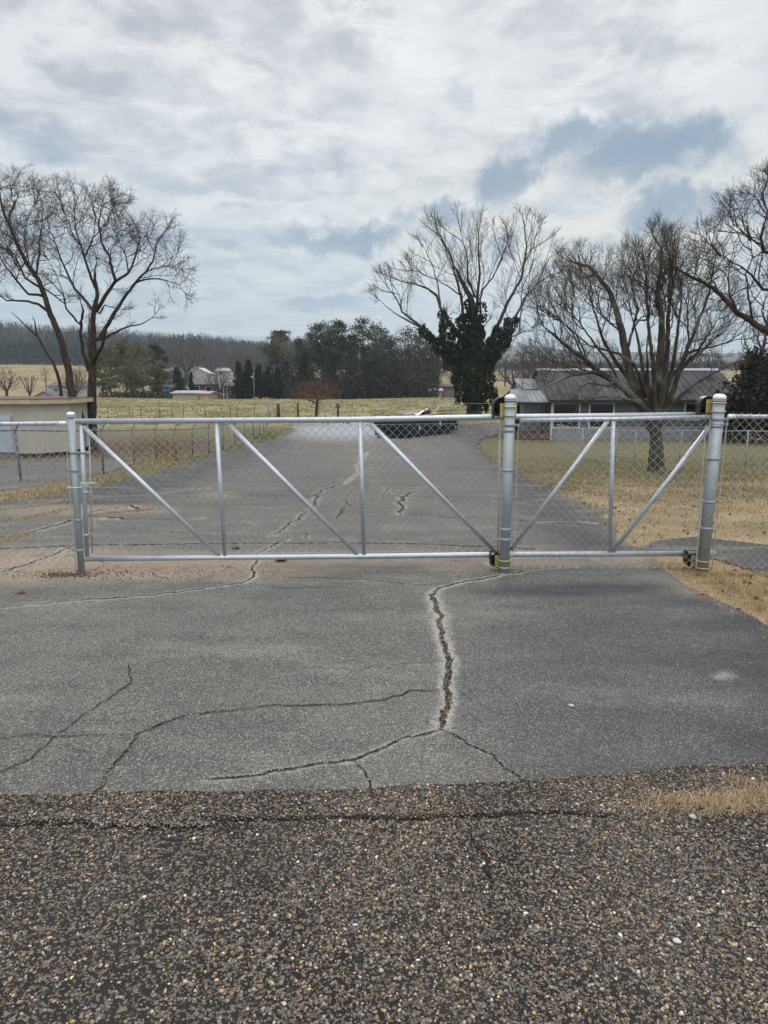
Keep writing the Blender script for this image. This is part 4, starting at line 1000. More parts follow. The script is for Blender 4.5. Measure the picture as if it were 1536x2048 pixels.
def tree_mesh(nodes, par, name, mat, parent, tip=.006, expo=2.3, twigs=(2, .4), rmax=None, floor=None, seed=0, twr=.8, sidet=.25, up=.25, trunk_nodes=0, sides=(9, 5, 3)):
    """returns (trunk mesh, crown mesh)"""
    r = np.random.default_rng(seed); n = len(nodes); ch = [[] for _ in range(n)]
    for i, p in enumerate(par):
        if p >= 0: ch[p].append(i)
    s = np.zeros(n)
    order = list(range(n))
    rad = np.zeros(n)
    for i in reversed(order):
        rad[i] = tip**expo+sum(rad[c] for c in ch[i])
    rad = rad**(1/expo)
    if rmax and rad[0] > 0:
        k = rmax/rad[0]; w = np.clip((rad-tip*3)/(rad[0]-tip*3+1e-9), 0, 1); rad = rad*(1-w)+rad*k*w
    if floor is not None:
        f = np.zeros(n); f[:len(floor)] = floor; rad = np.maximum(rad, f)
    Vt = []; Ft = []; nt = 0; Vc = []; Fc = []; nc = 0
    starts = [(0, -1)]
    while starts:
        i, p = starts.pop(); chain = [p] if p >= 0 else []; 
        while True:
            chain.append(i)
            if not ch[i]: break
            c = sorted(ch[i], key=lambda q: -rad[q])
            for q in c[1:]: starts.append((q, i))
            i = c[0]
        if len(chain) < 2: continue
        pts = np.array([nodes[k] for k in chain]); rr = rad[chain].copy()
        if p >= 0: rr[0] = min(rr[0], rr[1]*1.15)
        rr[-1] *= .6; big = rr.max()
        ns = sides[0] if big > .05 else (sides[1] if big > .02 else sides[2])
        v, f = tube_arr(pts, rr, ns)
        if p < 0: Vt.append(v); Ft.append(f+nt); nt += len(v)
        else: Vc.append(v); Fc.append(f+nc); nc += len(v)
    # fine twigs
    k, L = twigs
    for i in range(n):
        term = not ch[i]
        if i < trunk_nodes and not term: 
            if rad[i] > .12 or r.random() > .15: continue
        m = k if term else (1 if r.random() < sidet and rad[i] < tip*6 else 0)
        for _ in range(m):
            d = nodes[i]-nodes[par[i]] if par[i] >= 0 else np.array([0, 0, 1.]); d = d/(np.linalg.norm(d)+1e-9)
            d = d+r.normal(0, .55, 3)+np.array([0, 0, up]); d /= np.linalg.norm(d); l = L*r.uniform(.4, 1.1)
            p1 = nodes[i]+d*l*.5; d2 = d+r.normal(0, .25, 3)+np.array([0, 0, up*.6]); p2 = p1+d2/np.linalg.norm(d2)*l*.5
            v, f = tube_arr([nodes[i], p1, p2], [tip*twr, tip*twr*.8, tip*twr*.45], 3); Vc.append(v); Fc.append(f+nc); nc += len(v)
    t = mesh_np('trunk', np.concatenate(Vt), np.concatenate(Ft), mat, parent, smooth=True)
    c = mesh_np('crown', np.concatenate(Vc), np.concatenate(Fc), mat, parent, smooth=True)
    return t, c
def traced_tree(name, label, zoom, base, limbs, crowns, dist_scale, mat, step=.25, nattr=2500, depth=3., tip=.006, twigs=(2, .4), rmax=None, trop=(0, 0, .1), iters=60, seed=1, group=None, rwidth=None, infl=None, sidet=.25, up=.25, jit=.15, trunkr=None, expo=3.0, lv=None):
    """limbs and crown outlines traced over the picture, laid out round the trunk at its own distance and depth"""
    (ox, oy, sc) = zoom; r = np.random.default_rng(seed)
    B = gnd(*base) if len(base) == 2 else np.array(base, float); Y0 = B[1]
    W = lambda p, dy: at(p[0]/sc+ox, p[1]/sc+oy, Y0+dy)-B
    nodes = [np.array([0, 0, -.2])]; par = [-1]; flo = [trunkr or .2]; pix = [np.array([(base[0]-ox)*sc, (base[1]-oy)*sc]) if len(base) == 2 else np.array([1e5, 1e5])]
    spans = []
    for li, (pts, wpx) in enumerate(limbs):
        pts = [np.array(p, float) for p in pts]
        if li == 0: k = 0
        else:
            k = int(np.argmin([np.hypot(*(q-pts[0])) for q in pix[0:]]))
        y0 = nodes[k][1] if li else 0.0; dd = 0 if li == 0 else r.uniform(-1, 1)*depth*.75
        Lp = sum(np.hypot(*(b-a)) for a, b in zip(pts[:-1], pts[1:])); run = 0; prev = k; cur = nodes[k]
        q = [pix[k]] if li and np.hypot(*(pix[k]-pts[0])) > 1 else []
        seq = q+pts; n_before = len(nodes)
        for a, b in zip(seq[:-1], seq[1:]) if len(seq) > 1 else []:
            m = max(1, int(np.hypot(*(b-a))/sc/F*Y0/step))
            for j in range(1, m+1):
                p = a+(b-a)*j/m; run += np.hypot(*(b-a))/m; t = min(1, run/max(Lp, 1))
                p3 = W(p, y0+dd*t)
                if np.linalg.norm(p3-nodes[prev]) < step*.35: continue
                p3 = p3+r.normal(0, step*.06, 3)
                nodes.append(p3); par.append(prev); pix.append(p); flo.append(max(tip, wpx/2/sc/F*Y0*(1-.8*t))); prev = len(nodes)-1
        if len(nodes)-n_before > 2: spans.append((n_before, len(nodes), .42 if li == 0 else .18))
    nt_ = len(nodes)
    root = empty(name, B, label, 'tree', group)
    t, c = tree_mesh(nodes, par, name, mat, root, tip, 2.3, (0, .2), rmax, flo, seed, sidet=0, up=up, trunk_nodes=nt_)
    if lv:
        polys = [[(p[0]/sc+ox, p[1]/sc+oy) for p in poly] for poly, w in crowns]
        runs = []
        for (a_, b_, t0) in spans:
            chain = [nodes[par[a_]]] if par[a_] >= 0 else []; runs.append((chain+[nodes[q] for q in range(a_, b_)], t0))
        V, Fc = ramify(runs, B, polys, lv, r)
        n0 = len(c.data.vertices); cv = np.zeros(n0*3, np.float32); c.data.vertices.foreach_get('co', cv); cf = np.array([list(p.vertices) for p in c.data.polygons]) if n0 else np.zeros((0, 4), int)
        bpy.data.objects.remove(c)
        mesh_np('crown', np.concatenate([cv.reshape(-1, 3), V]), np.concatenate([cf, Fc+n0]), mat, root, smooth=True)
    return root, nodes, par, nt_
Z1 = (0, 340, 2.954)
traced_tree('bare_tree', 'tall leaning bare tree left of the straight one, cut by the left picture edge', Z1, (158, 905),
  [([(480,1600),(478,1470),(425,1330),(405,1180),(372,1040),(332,930),(300,860),(262,740),(222,640),(150,540),(92,420),(50,310),(18,240),(-10,120)], 52),
   ([(275,830),(220,790),(140,772),(40,770),(0,745),(-80,700)], 18), ([(250,740),(170,735),(105,660),(35,575),(0,520),(-60,440)], 16), ([(228,690),(150,640),(115,560),(70,480),(0,455),(-70,420)], 15),
   ([(215,610),(232,500),(236,400),(250,300),(240,190)], 13), ([(150,540),(120,600),(60,500)], 9), ([(90,420),(40,380),(-20,350)], 9), ([(262,700),(330,750),(380,790),(372,730),(340,640),(280,520)], 10), ([(50,310),(80,200),(60,120)], 8), ([(180,570),(140,420),(160,300),(200,200)],9)],
  [([(-330,100),(-100,40),(100,55),(260,85),(330,190),(340,340),(290,480),(320,640),(240,720),(60,700),(-60,800),(-300,760)], 1)], 1, M['bark_brown'], step=.20, nattr=7000, depth=3.0, tip=.0068, twigs=(3, .42), jit=.1, seed=3, trunkr=.3, lv=dict(L=(2.05, 1.05, .56, .33), S=(.34, .31, .25, .21), A=(44, 50, 54, 52), R=(.021, .0115, .0070, .0050), up=.06, jit=.24, cut=.8))
traced_tree('bare_tree', 'large bare tree with a straight trunk and rounded twiggy crown at left', Z1, (186, 902),
  [([(545,1620),(540,1470),(545,1300),(548,1150),(552,1000),(550,900),(552,850),(574,750),(562,650),(558,590)], 66),
   ([(525,1180),(490,1080),(476,960),(484,880),(470,910),(392,820),(372,735),(290,650)], 24), ([(484,880),(492,830),(470,770)], 16), ([(540,820),(520,790),(440,700),(392,600),(342,480),(310,380),(262,345),(230,280)], 18),
   ([(570,830),(600,780),(680,660),(650,520),(600,430),(582,330),(600,220)], 24), ([(680,655),(762,610),(800,510),(828,400),(800,320)], 17),
   ([(585,1000),(650,890),(722,770),(800,665),(862,600),(902,540),(922,440),(982,350)], 26), ([(805,660),(900,638),(980,650),(1060,680),(1095,730)], 12),
   ([(610,1000),(660,970),(740,930),(830,910),(885,885),(935,830)], 16), ([(560,690),(512,560),(480,450),(445,350),(440,240)], 17), ([(590,850),(620,800),(720,825)], 13),
   ([(500,520),(550,400),(640,300),(660,200)], 11), ([(860,600),(930,580),(1010,560),(1070,590)], 9), ([(760,610),(740,500),(690,400),(700,280)], 10), ([(480,450),(400,360),(380,250)], 9), ([(585,1120),(650,1100),(700,1085)], 9), ([(545,1150), (600,1050), (620,960), (650,890)], 26), ([(530,1100),(525,950),(530,830)], 22)],
  [([(210,110),(420,62),(520,130),(640,115),(740,190),(880,240),(960,280),(1060,380),(1110,520),(1132,690),(1085,775),(1000,740),(930,690),(760,640),(640,560),(520,620),(400,560),(300,480),(240,330)], 6), ([(760,880),(900,790),(950,800),(900,880)], .15), ([(300,480),(500,560),(520,740),(400,700),(300,620)], .6), ([(640,560),(800,600),(760,700),(640,740)], .3)],
  1, M['bark_brown'], step=.20, nattr=10000, depth=3.6, tip=.0068, twigs=(3, .42), jit=.1, seed=5, trunkr=.36, lv=dict(L=(2.05, 1.05, .56, .33), S=(.34, .31, .25, .21), A=(44, 50, 54, 52), R=(.021, .0115, .0070, .0050), up=.06, jit=.24, cut=.8))
traced_tree('dead_trunk', 'thin dead forked trunk with sawn off tops in front of the leaning tree', Z1, (131, 896),
  [([(388,1600),(385,1480),(352,1250),(330,1170),(272,1070),(222,980),(202,900),(186,865)], 30), ([(215,975),(160,930),(110,880),(58,838)], 13)],
  [([(60,830),(180,820),(190,870),(70,860)], 1)], 1, M['bark_brown'], step=.3, nattr=14, depth=.4, tip=.02, twigs=(0, .2), seed=8, trunkr=.17, iters=2)
Z6 = (740, 400, 3.84)
ivy_root, ivn, ivp, ivt = traced_tree('ivy_covered_tree', 'big bare tree with its trunk wrapped in dark ivy beyond the dumpster', Z6, (947, 834),
  [([(800,1670),(800,1560),(800,1400),(800,1250),(795,1150),(800,1000),(795,900),(790,800),(760,730),(700,620),(655,520)], 110),
   ([(760,1230),(660,1190),(560,1120),(450,1025),(380,965),(250,860),(210,770),(150,690)], 42), ([(400,985),(270,915),(180,860),(60,760)], 18),
   ([(770,1150),(700,1060),(620,960),(540,830),(512,730),(440,680),(330,640),(230,620)], 36), ([(770,1100),(722,960),(712,860),(700,740),(650,560),(620,420),(560,320),(520,230)], 30),
   ([(805,960),(822,780),(830,680),(845,560),(835,440),(835,330),(830,220)], 28), ([(800,740),(752,600),(742,420),(700,250)], 18), ([(850,1100),(852,960),(850,760),(865,690),(940,600),(1000,480),(1040,380),(1060,300)], 22),
   ([(860,1180),(900,1120),(985,950),(1062,780),(1160,600),(1190,480),(1205,350),(1180,180)], 36), ([(880,1250),(960,1150),(1060,1020),(1130,880),(1200,735),(1280,645),(1360,590),(1450,560)], 34),
   ([(1040,1075),(1150,1020),(1240,980)], 12), ([(1280,645),(1340,520),(1380,440),(1440,400)], 12), ([(900,1210),(1000,1165),(1080,1150),(1110,1050)], 14), ([(1150,1000),(1160,850),(1170,700),(1165,560),(1120,470)], 12),
   ([(560,1060),(555,960),(560,900)], 16), ([(1050,1030),(1055,900)], 26), ([(540,830),(520,640),(470,480),(410,360)], 14), ([(700,740),(600,660),(480,600),(340,540)], 11), ([(860,1000),(900,940),(950,850)], 10), ([(250,860),(230,740),(160,620)], 9), ([(1190,480),(1260,340),(1290,220)], 10)],
  [([(40,740),(90,600),(220,520),(310,480),(390,300),(480,170),(640,140),(700,125),(840,140),(950,215),(1010,240),(1050,240),(1120,130),(1280,145),(1345,260),(1460,380),(1500,500),(1400,650),(1300,760),(1230,940),(1060,900),(960,780),(860,820),(700,800),(560,740),(520,900),(350,900),(200,850)], 1)],
  1, M['bark_ivy'], step=.42, nattr=7500, depth=6.5, tip=.0125, twigs=(2, 1.1), trop=(0, 0, .22), seed=11, trunkr=1.2, lv=dict(L=(4.0, 2.1, 1.15, .7), S=(1.1, .85, .62, .5), A=(34, 36, 38, 38), R=(.040, .022, .0135, .0095), up=.18, jit=.12, cut=.8))
def ivy():
    mb = []; cl = []
    axis = [((800,1640),(800,1250),1.30,3.2), ((800,1280),(795,950),.95,2.0), ((800,1150),(610,1000),.6,1.0), ((640,1010),(540,840),.45,.35), ((760,1240),(500,1080),.9,1.3), ((500,1080),(380,970),.45,.4), ((720,1100),(712,870),.7,.6), ((560,1060),(556,930),.4,.35),
            ((850,1150),(850,780),.6,.7), ((880,1240),(1060,1030),.85,1.1), ((1050,1060),(1052,900),.42,.5), ((1060,1030),(1130,890),.4,.3), ((900,1140),(990,960),.5,.5), ((900,1210),(1000,1165),.5,.4), ((590,1130),(590,1290),.45,.35), ((640,1180),(660,1400),.45,.4), ((700,1200),(700,1540),.7,.9), ((900,1250),(930,1560),.75,1.0), ((800,1000),(740,760),.35,.35), ((900,1560),(890,1600),.4,.2)]
    B = np.array(ivy_root.location); Y0 = B[1]; V = []; col = []
    nd_ = np.array(ivn[:ivt]); uu, vv = project(nd_[:, 0]+B[0], nd_[:, 1]+B[1], nd_[:, 2]+B[2]); NP_ = np.stack([(uu-740)*3.84, (vv-400)*3.84], 1); NDY = nd_[:, 1]
    for a, b, rr, k in axis:
        n = int(2300*k); t = rng.random(n); u = a[0]+(b[0]-a[0])*t; v = a[1]+(b[1]-a[1])*t
        an = rng.uniform(0, 6.28, n); bump = .42+.75*vnoise(t*11, an*1.6, int(a[0])); rad = rr*bump*np.where((a[1] > 1500) , .45+.55*S(-v, -1640, -1480), 1)*np.sqrt(rng.uniform(.45, 1.12, n))
        dyn = NDY[np.argmin((NP_[None, :, 0]-u[:, None])**2+(NP_[None, :, 1]-v[:, None])**2, axis=1)]
        P = np.array([at(x/3.84+740, y/3.84+400, Y0+dy_) for x, y, dy_ in zip(u, v, dyn)])-B
        d = np.array([b[0]-a[0], 0, -(b[1]-a[1])], float); d /= np.linalg.norm(d); e = np.array([d[2], 0, -d[0]])
        keep_ = vnoise(t*(6 if rr > .8 else 9)+3, an*1.1, int(b[1])) > (.16 if rr > .8 else .36)
        P = P+np.cos(an)[:, None]*rad[:, None]*e+np.stack([0*an, np.sin(an)*rad, 0*an], -1)+np.stack([0*an, 0*an, -np.abs(rng.normal(0, .18, n))], -1)
        P = P[keep_]; n = len(P); V.append(P); c = np.array([(.020, .032, .014), (.030, .045, .018), (.045, .065, .026), (.014, .022, .012)])[rng.integers(0, 4, n)]; col.append(c*rng.uniform(.7, 1.3, (n, 1)))
    P = np.concatenate(V); col = np.concatenate(col); leafquads('ivy_leaves', P, .13, col, ivy_root)
def leafquads(name, P, s, col, parent, droop=0, mat='leaf_col', asp=.7):
    n = len(P); a = rng.normal(0, 1, (n, 3)); a /= np.linalg.norm(a, axis=1)[:, None]; b = np.cross(a, rng.normal(0, 1, (n, 3))); b /= np.linalg.norm(b, axis=1)[:, None]+1e-9
    ss = (s*rng.uniform(.5, 1.35, n))[:, None] if np.isscalar(s) else (s*rng.uniform(.5, 1.35, n))[:, None]
    V = np.stack([P-a*ss, P-b*ss*asp, P+a*ss, P+b*ss*asp], 1).reshape(-1, 3); Fc = np.arange(n*4).reshape(-1, 4)
    return mesh_np(name, V, Fc, M[mat], parent, attrs={'col': ('C', np.repeat(col, 4, 0))})
ivy()
Z7 = (1036, 340, 3.072)
traced_tree('bare_tree', 'low spreading bare tree on the lawn, its trunk seen through the fixed fence panel', Z7, (1314, 944),
  [([(847,1857),(850,1700),(850,1560),(850,1480),(852,1400)], 110), ([(852,1400),(862,1250),(882,1050),(882,900),(852,760),(878,620),(880,480),(822,390)], 58),
   ([(840,1540),(750,1440),(660,1350),(600,1300),(480,1230),(400,1150),(280,1070),(230,1020),(170,980)], 60), ([(560,1270),(470,1240),(330,1262),(230,1300),(130,1352),(40,1350)], 24), ([(560,1330),(430,1310),(330,1375),(290,1390)], 14), ([(620,1330),(560,1290),(420,1230),(300,1200),(160,1160)], 16),
   ([(840,1600),(770,1480),(700,1300),(670,1150),(640,1000),(600,850),(560,740),(480,640),(430,590),(330,565)], 76), ([(780,1400),(720,1200),(620,1130),(440,1080),(300,960),(240,900)], 24),
   ([(855,1560),(905,1250),(920,1060),(922,900),(950,700),(940,560)], 46), ([(860,1500),(800,1380),(760,1200),(730,1000),(700,900)], 40), ([(700,1300),(600,1180),(520,1040),(480,900),(440,780)], 30), ([(860,1520),(900,1420),(960,1150),(1000,850),(1010,620)], 36), ([(850,1500),(840,1380),(830,1200),(800,950),(790,700),(770,560)], 34), ([(870,1540),(960,1420),(1080,1320),(1200,1250),(1320,1190)], 26), ([(830,1520),(720,1420),(600,1390),(470,1400),(380,1440)], 20), ([(600,1300),(520,1330),(420,1420)], 14), ([(640,1340),(560,1180),(480,1080),(380,940),(300,860)], 22), ([(985,1250),(1100,1120),(1200,960),(1290,820)], 24), ([(870,1560),(940,1400),(985,1250),(1050,1080),(1120,900),(1180,740),(1205,560)], 38), ([(1040,1120),(1200,1085),(1350,1040),(1425,1040)], 18),
   ([(700,980),(760,905),(845,880)], 16), ([(672,1100),(740,850),(700,720),(680,560)], 20), ([(960,1240),(1060,1150),(1210,1040)], 16), ([(852,760),(790,700),(750,650)], 12), ([(880,900),(830,800),(760,720)], 10), ([(1050,1080),(1040,900),(1050,760),(1100,600)], 14), ([(640,1000),(520,900),(400,760),(330,700)], 14), ([(400,1150),(340,1010),(270,930)], 12), ([(840,1500),(800,1300),(790,1100),(810,900)], 22), ([(480,1230),(420,1180),(400,1100),(340,980),(330,860)],12)],
  [([(60,1020),(90,800),(200,640),(290,520),(420,470),(560,520),(700,480),(800,500),(820,370),(900,400),(1010,380),(1060,480),(1130,440),(1230,560),(1300,640),(1360,800),(1430,1010),(1300,1080),(1080,1060),(900,980),(700,960),(460,1010),(300,1020),(160,1120)], 5), ([(20,1100),(300,1050),(560,1190),(540,1260),(200,1330),(10,1340)], .6), ([(950,1100),(1330,1080),(1250,1180),(1000,1300)], .3)],
  1, M['bark_grey'], step=.13, nattr=13000, depth=2.6, tip=.0046, twigs=(2, .34), trop=(0, 0, .30), seed=21, trunkr=.36, lv=dict(L=(1.45, .8, .45, .26), S=(.21, .24, .20, .17), A=(46, 40, 42, 42), R=(.017, .0088, .0054, .0038), up=.30, jit=.15, cut=.85))
_b = gnd(1600, 952); 
traced_tree('bare_tree', 'dark bare tree leaning in from the right picture edge', Z7, (1640, 952),
  [([(1855,1880),(1840,1700),(1800,1500),(1760,1300),(1740,1100),(1720,950),(1690,760),(1640,560),(1600,360),(1560,200),(1540,60)], 60),
   ([(1750,1250),(1660,1120),(1540,1000),(1440,930),(1350,880),(1270,790),(1190,720),(1100,670),(960,605)], 54), ([(1690,780),(1600,740),(1500,735),(1440,650),(1370,590),(1250,540)], 26), ([(1640,560),(1580,520),(1510,500),(1490,420),(1510,340),(1540,240)], 26), ([(1500,460),(1400,400),(1330,340)], 12),
   ([(1350,880),(1300,760),(1290,640),(1330,540)], 15), ([(1440,930),(1420,780),(1400,640),(1440,540),(1430,440)], 16), ([(1240,770),(1180,640),(1200,520)], 12), ([(1540,1000),(1500,860),(1540,740)], 14), ([(1600,360),(1540,260),(1480,160)], 12), ([(1270,790),(1360,740),(1450,700),(1536,600)], 9), ([(1440,930),(1330,860),(1260,860)],8)],
  [([(930,560),(1010,440),(1200,330),(1330,180),(1420,150),(1500,40),(1640,0),(1640,1000),(1500,980),(1330,820),(1200,700),(1060,640)], 1)],
  1, M['bark_brown'], step=.15, nattr=9000, depth=2.6, tip=.0052, twigs=(2, .34), seed=31, trunkr=.35, lv=dict(L=(1.45, .8, .46, .28), S=(.34, .30, .24, .20), A=(46, 44, 46, 46), R=(.017, .0088, .0054, .0038), up=.12, jit=.18, cut=.85))

# ---- background bare trees: four kinds grown once, then copied
def proto_bare(kind, seed, mat):
    r = np.random.default_rng(seed); nodes = [np.array([0, 0, -.3])]; par = [-1]
    def path(p, q, m, k):
        for j in range(1, m+1): nodes.append(p+(q-p)*j/m+r.normal(0, .01, 3)); par.append(k); k = len(nodes)-1
        return k
    A = []
    if kind == 'round':      # 10 m high
        k = path(nodes[0], np.array([0, 0, 2.6]), 5, 0)
        for a in range(5): path(nodes[k], nodes[k]+np.array([math.cos(a*1.26)*1.5, math.sin(a*1.26)*1.5, 2.4]), 4, k)
        while len(A) < 1100:
            p = r.uniform(-1, 1, 3)
            if np.linalg.norm(p) < 1: A.append(p*np.array([4.2, 4.2, 4.0])+np.array([0, 0, 6.3]))
    elif kind == 'vase':
        k = path(nodes[0], np.array([0, 0, 1.8]), 4, 0)
        for a in range(11):
            f = r.uniform(.25, .55); path(nodes[k], np.array([math.cos(a*.57*2)*f*5, math.sin(a*.57*2)*f*5, 7.5]), 12, k)
        A = [np.array([r.uniform(-3, 3), r.uniform(-3, 3), r.uniform(6.5, 8)]) for _ in range(160)]
    elif kind == 'tall':
        k = path(nodes[0], np.array([.2, 0, 9]), 18, 0)
        while len(A) < 900:
            p = r.uniform(-1, 1, 3)
            if np.linalg.norm(p) < 1: A.append(p*np.array([3.0, 3.0, 6.2])+np.array([0, 0, 9.5]))
    else:                    # wide
        k = path(nodes[0], np.array([0, 0, 3.2]), 6, 0)
        for a in range(6): path(nodes[k], nodes[k]+np.array([math.cos(a*1.05)*3, math.sin(a*1.05)*3, 3.0]), 7, k)
        while len(A) < 1500:
            p = r.uniform(-1, 1, 3)
            if np.linalg.norm(p) < 1 and p[2] > -.55: A.append(p*np.array([6.4, 6.4, 5.6])+np.array([0, 0, 7.6]))
    nodes, par = colonize(nodes, par, A, .5, 4.5, .75, 40, (0, 0, .12), .15, seed)
    root = empty('bare_tree', (0, 0, 0), 'x', 'tree')
    tree_mesh(nodes, par, 'bare_tree', mat, root, .026, 2.2, (3, .9), None, None, seed, up=.3)
    return root
PB = {'round': proto_bare('round', 1, M['bark_far']), 'vase': proto_bare('vase', 2, M['bark_far']), 'tall': proto_bare('tall', 3, M['bark_far']), 'wide': proto_bare('wide', 4, M['bark_far']), 'pale': proto_bare('tall', 5, M['bark_pale'])}
used = set()
def on_ground(u, y):  # a point of the terrain at distance y in the direction of pixel column u
    x = (u-768)/F*y*1.0; dep = y*CP+1.0*SP; x = (u-768)/F*dep; return np.array([x, y, hf(x, y)])
def place(protos, kind, p, s, label, group=None, rz=None, sx=1):
    o = protos[kind] if kind not in used else copy_tree(protos[kind]); used.add(kind)
    o.location = tuple(p); o.scale = (s*sx, s*sx, s); o.rotation_euler = (0, 0, rng.uniform(0, 6.28) if rz is None else rz)
    o['label'] = label
    if group: o['group'] = group
    elif 'group' in o: del o['group']
    return o
def top_h(u, v, y): return at(u, v, y)[2]
def bare(kind, u, vtop, y, label, H0, group='bare trees of the valley', sx=1):
    p = on_ground(u, y); h = top_h(u, vtop, y)-p[2]; return place(PB, kind, p, h/H0, label, group, sx=sx)
bare('round', 12, 731, 190, 'small round bare tree at the left picture edge beyond the shed', 10.6, sx=1.1)
bare('vase', 58, 746, 185, 'pollarded vase shaped bare tree above the shed', 8.6, sx=1.1)
bare('pale', 92, 727, 215, 'pale upright bare tree between the pollard and the leaning trunk', 15.8)
bare('round', 150, 735, 160, 'low bare tree glimpsed between the two left trunks', 10.6)
bare('tall', 160, 728, 175, 'slim bare tree seen just left of the straight trunk', 15.8)
bare('wide', 374, 664, 235, 'broad brown bare tree above the white house', 13.4)
bare('round', 437, 731, 150, 'round bare tree in front of the brick house', 10.6)
bare('round', 462, 757, 150, 'little bare tree beside the white porch of the brick house', 10.6)
bare('wide', 500, 702, 215, 'bare tree behind the cedars left of the pine stand', 13.4)
bare('wide', 470, 694, 260, 'hazy bare tree on the slope above the brick house', 13.4)
bare('wide', 425, 706, 280, 'hazy bare tree right of the broad brown one', 13.4)
for u, v, y, k, lab in [(572, 660, 150, 'pale', 'pale trunked bare tree at the left end of the pine stand'), (600, 672, 160, 'tall', 'bare tree second from the left end of the pine stand'), (545, 690, 150, 'tall', 'leaning grey bare tree rising over the cedars'),
                        (622, 668, 150, 'pale', 'pale bare tree left of the first tall pine'), (655, 690, 146, 'tall', 'bare tree under the first tall pine'), (700, 690, 145, 'tall', 'bare tree between the two pairs of pines'), (795, 680, 150, 'wide', 'brown bare tree left of the right hand pine'),
                        (850, 668, 148, 'wide', 'reddish bare tree at the right end of the pine stand'), (868, 690, 155, 'tall', 'last bare tree of the pine stand beside the ivy tree'), (815, 700, 140, 'wide', 'low bare tree in the dark right half of the pine stand'), (760, 700, 142, 'tall', 'thin bare tree in the middle of the pine stand')]:
    bare(k, u, v, y, lab, {'pale': 15.8, 'tall': 15.8, 'wide': 13.4}[k], 'bare trees in the pine stand')
bare('pale', 902, 722, 170, 'pale bare tree just left of the ivy covered trunk', 15.8)
bare('wide', 1072, 690, 150, 'broad bare tree behind the porch roof', 13.4)
bare('wide', 1030, 700, 190, 'bare tree between the ivy tree and the porch', 13.4)
bare('tall', 1010, 708, 230, 'distant bare tree right of the ivy covered trunk', 15.8)
bare('wide', 1130, 700, 130, 'bare tree rising behind the left end of the grey house', 13.4)
bare('wide', 1400, 690, 120, 'bare tree rising behind the right end of the grey house', 13.4)
bare('tall', 1516, 600, 60, 'slim bare tree standing before the dark cedar at right', 15.8)
bare('round', 1240, 712, 120, 'bare tree behind the middle of the grey house', 10.6)

# orange brown bush tree in the far fence
def orange_tree():
    p = gnd(632, 841); Y0 = p[1]; root = empty('orange_bush_tree', p, 'small orange brown tree with a flat mushroom crown at the end of the driveway', 'tree')
    r = np.random.default_rng(5); nodes = [np.array([0, 0, -.2])]; par = [-1]; k = 0
    for j in range(1, 6): nodes.append(np.array([.03*j, 0, .38*j])); par.append(k); k = j
    A = []
    while len(A) < 900:
        q = r.uniform(-1, 1, 3)
        if np.linalg.norm(q) < 1 and q[2] > -.45: A.append(q*np.array([2.3, 2.0, 1.35])+np.array([0, 0, 2.35]))
    nodes, par = colonize(nodes, par, A, .22, 2.5, .34, 40, (0, 0, .1), .2, 5)
    simple('orange_twigs', (.125, .068, .040), .9, 0, .35, 4)
    t, c = tree_mesh(nodes, par, 'x', M['orange_twigs'], root, .011, 2.4, (7, .45), None, None, 5, sidet=.6, up=.3)
    t.data.materials.clear(); t.data.materials.append(M['bark_ivy'])
orange_tree()

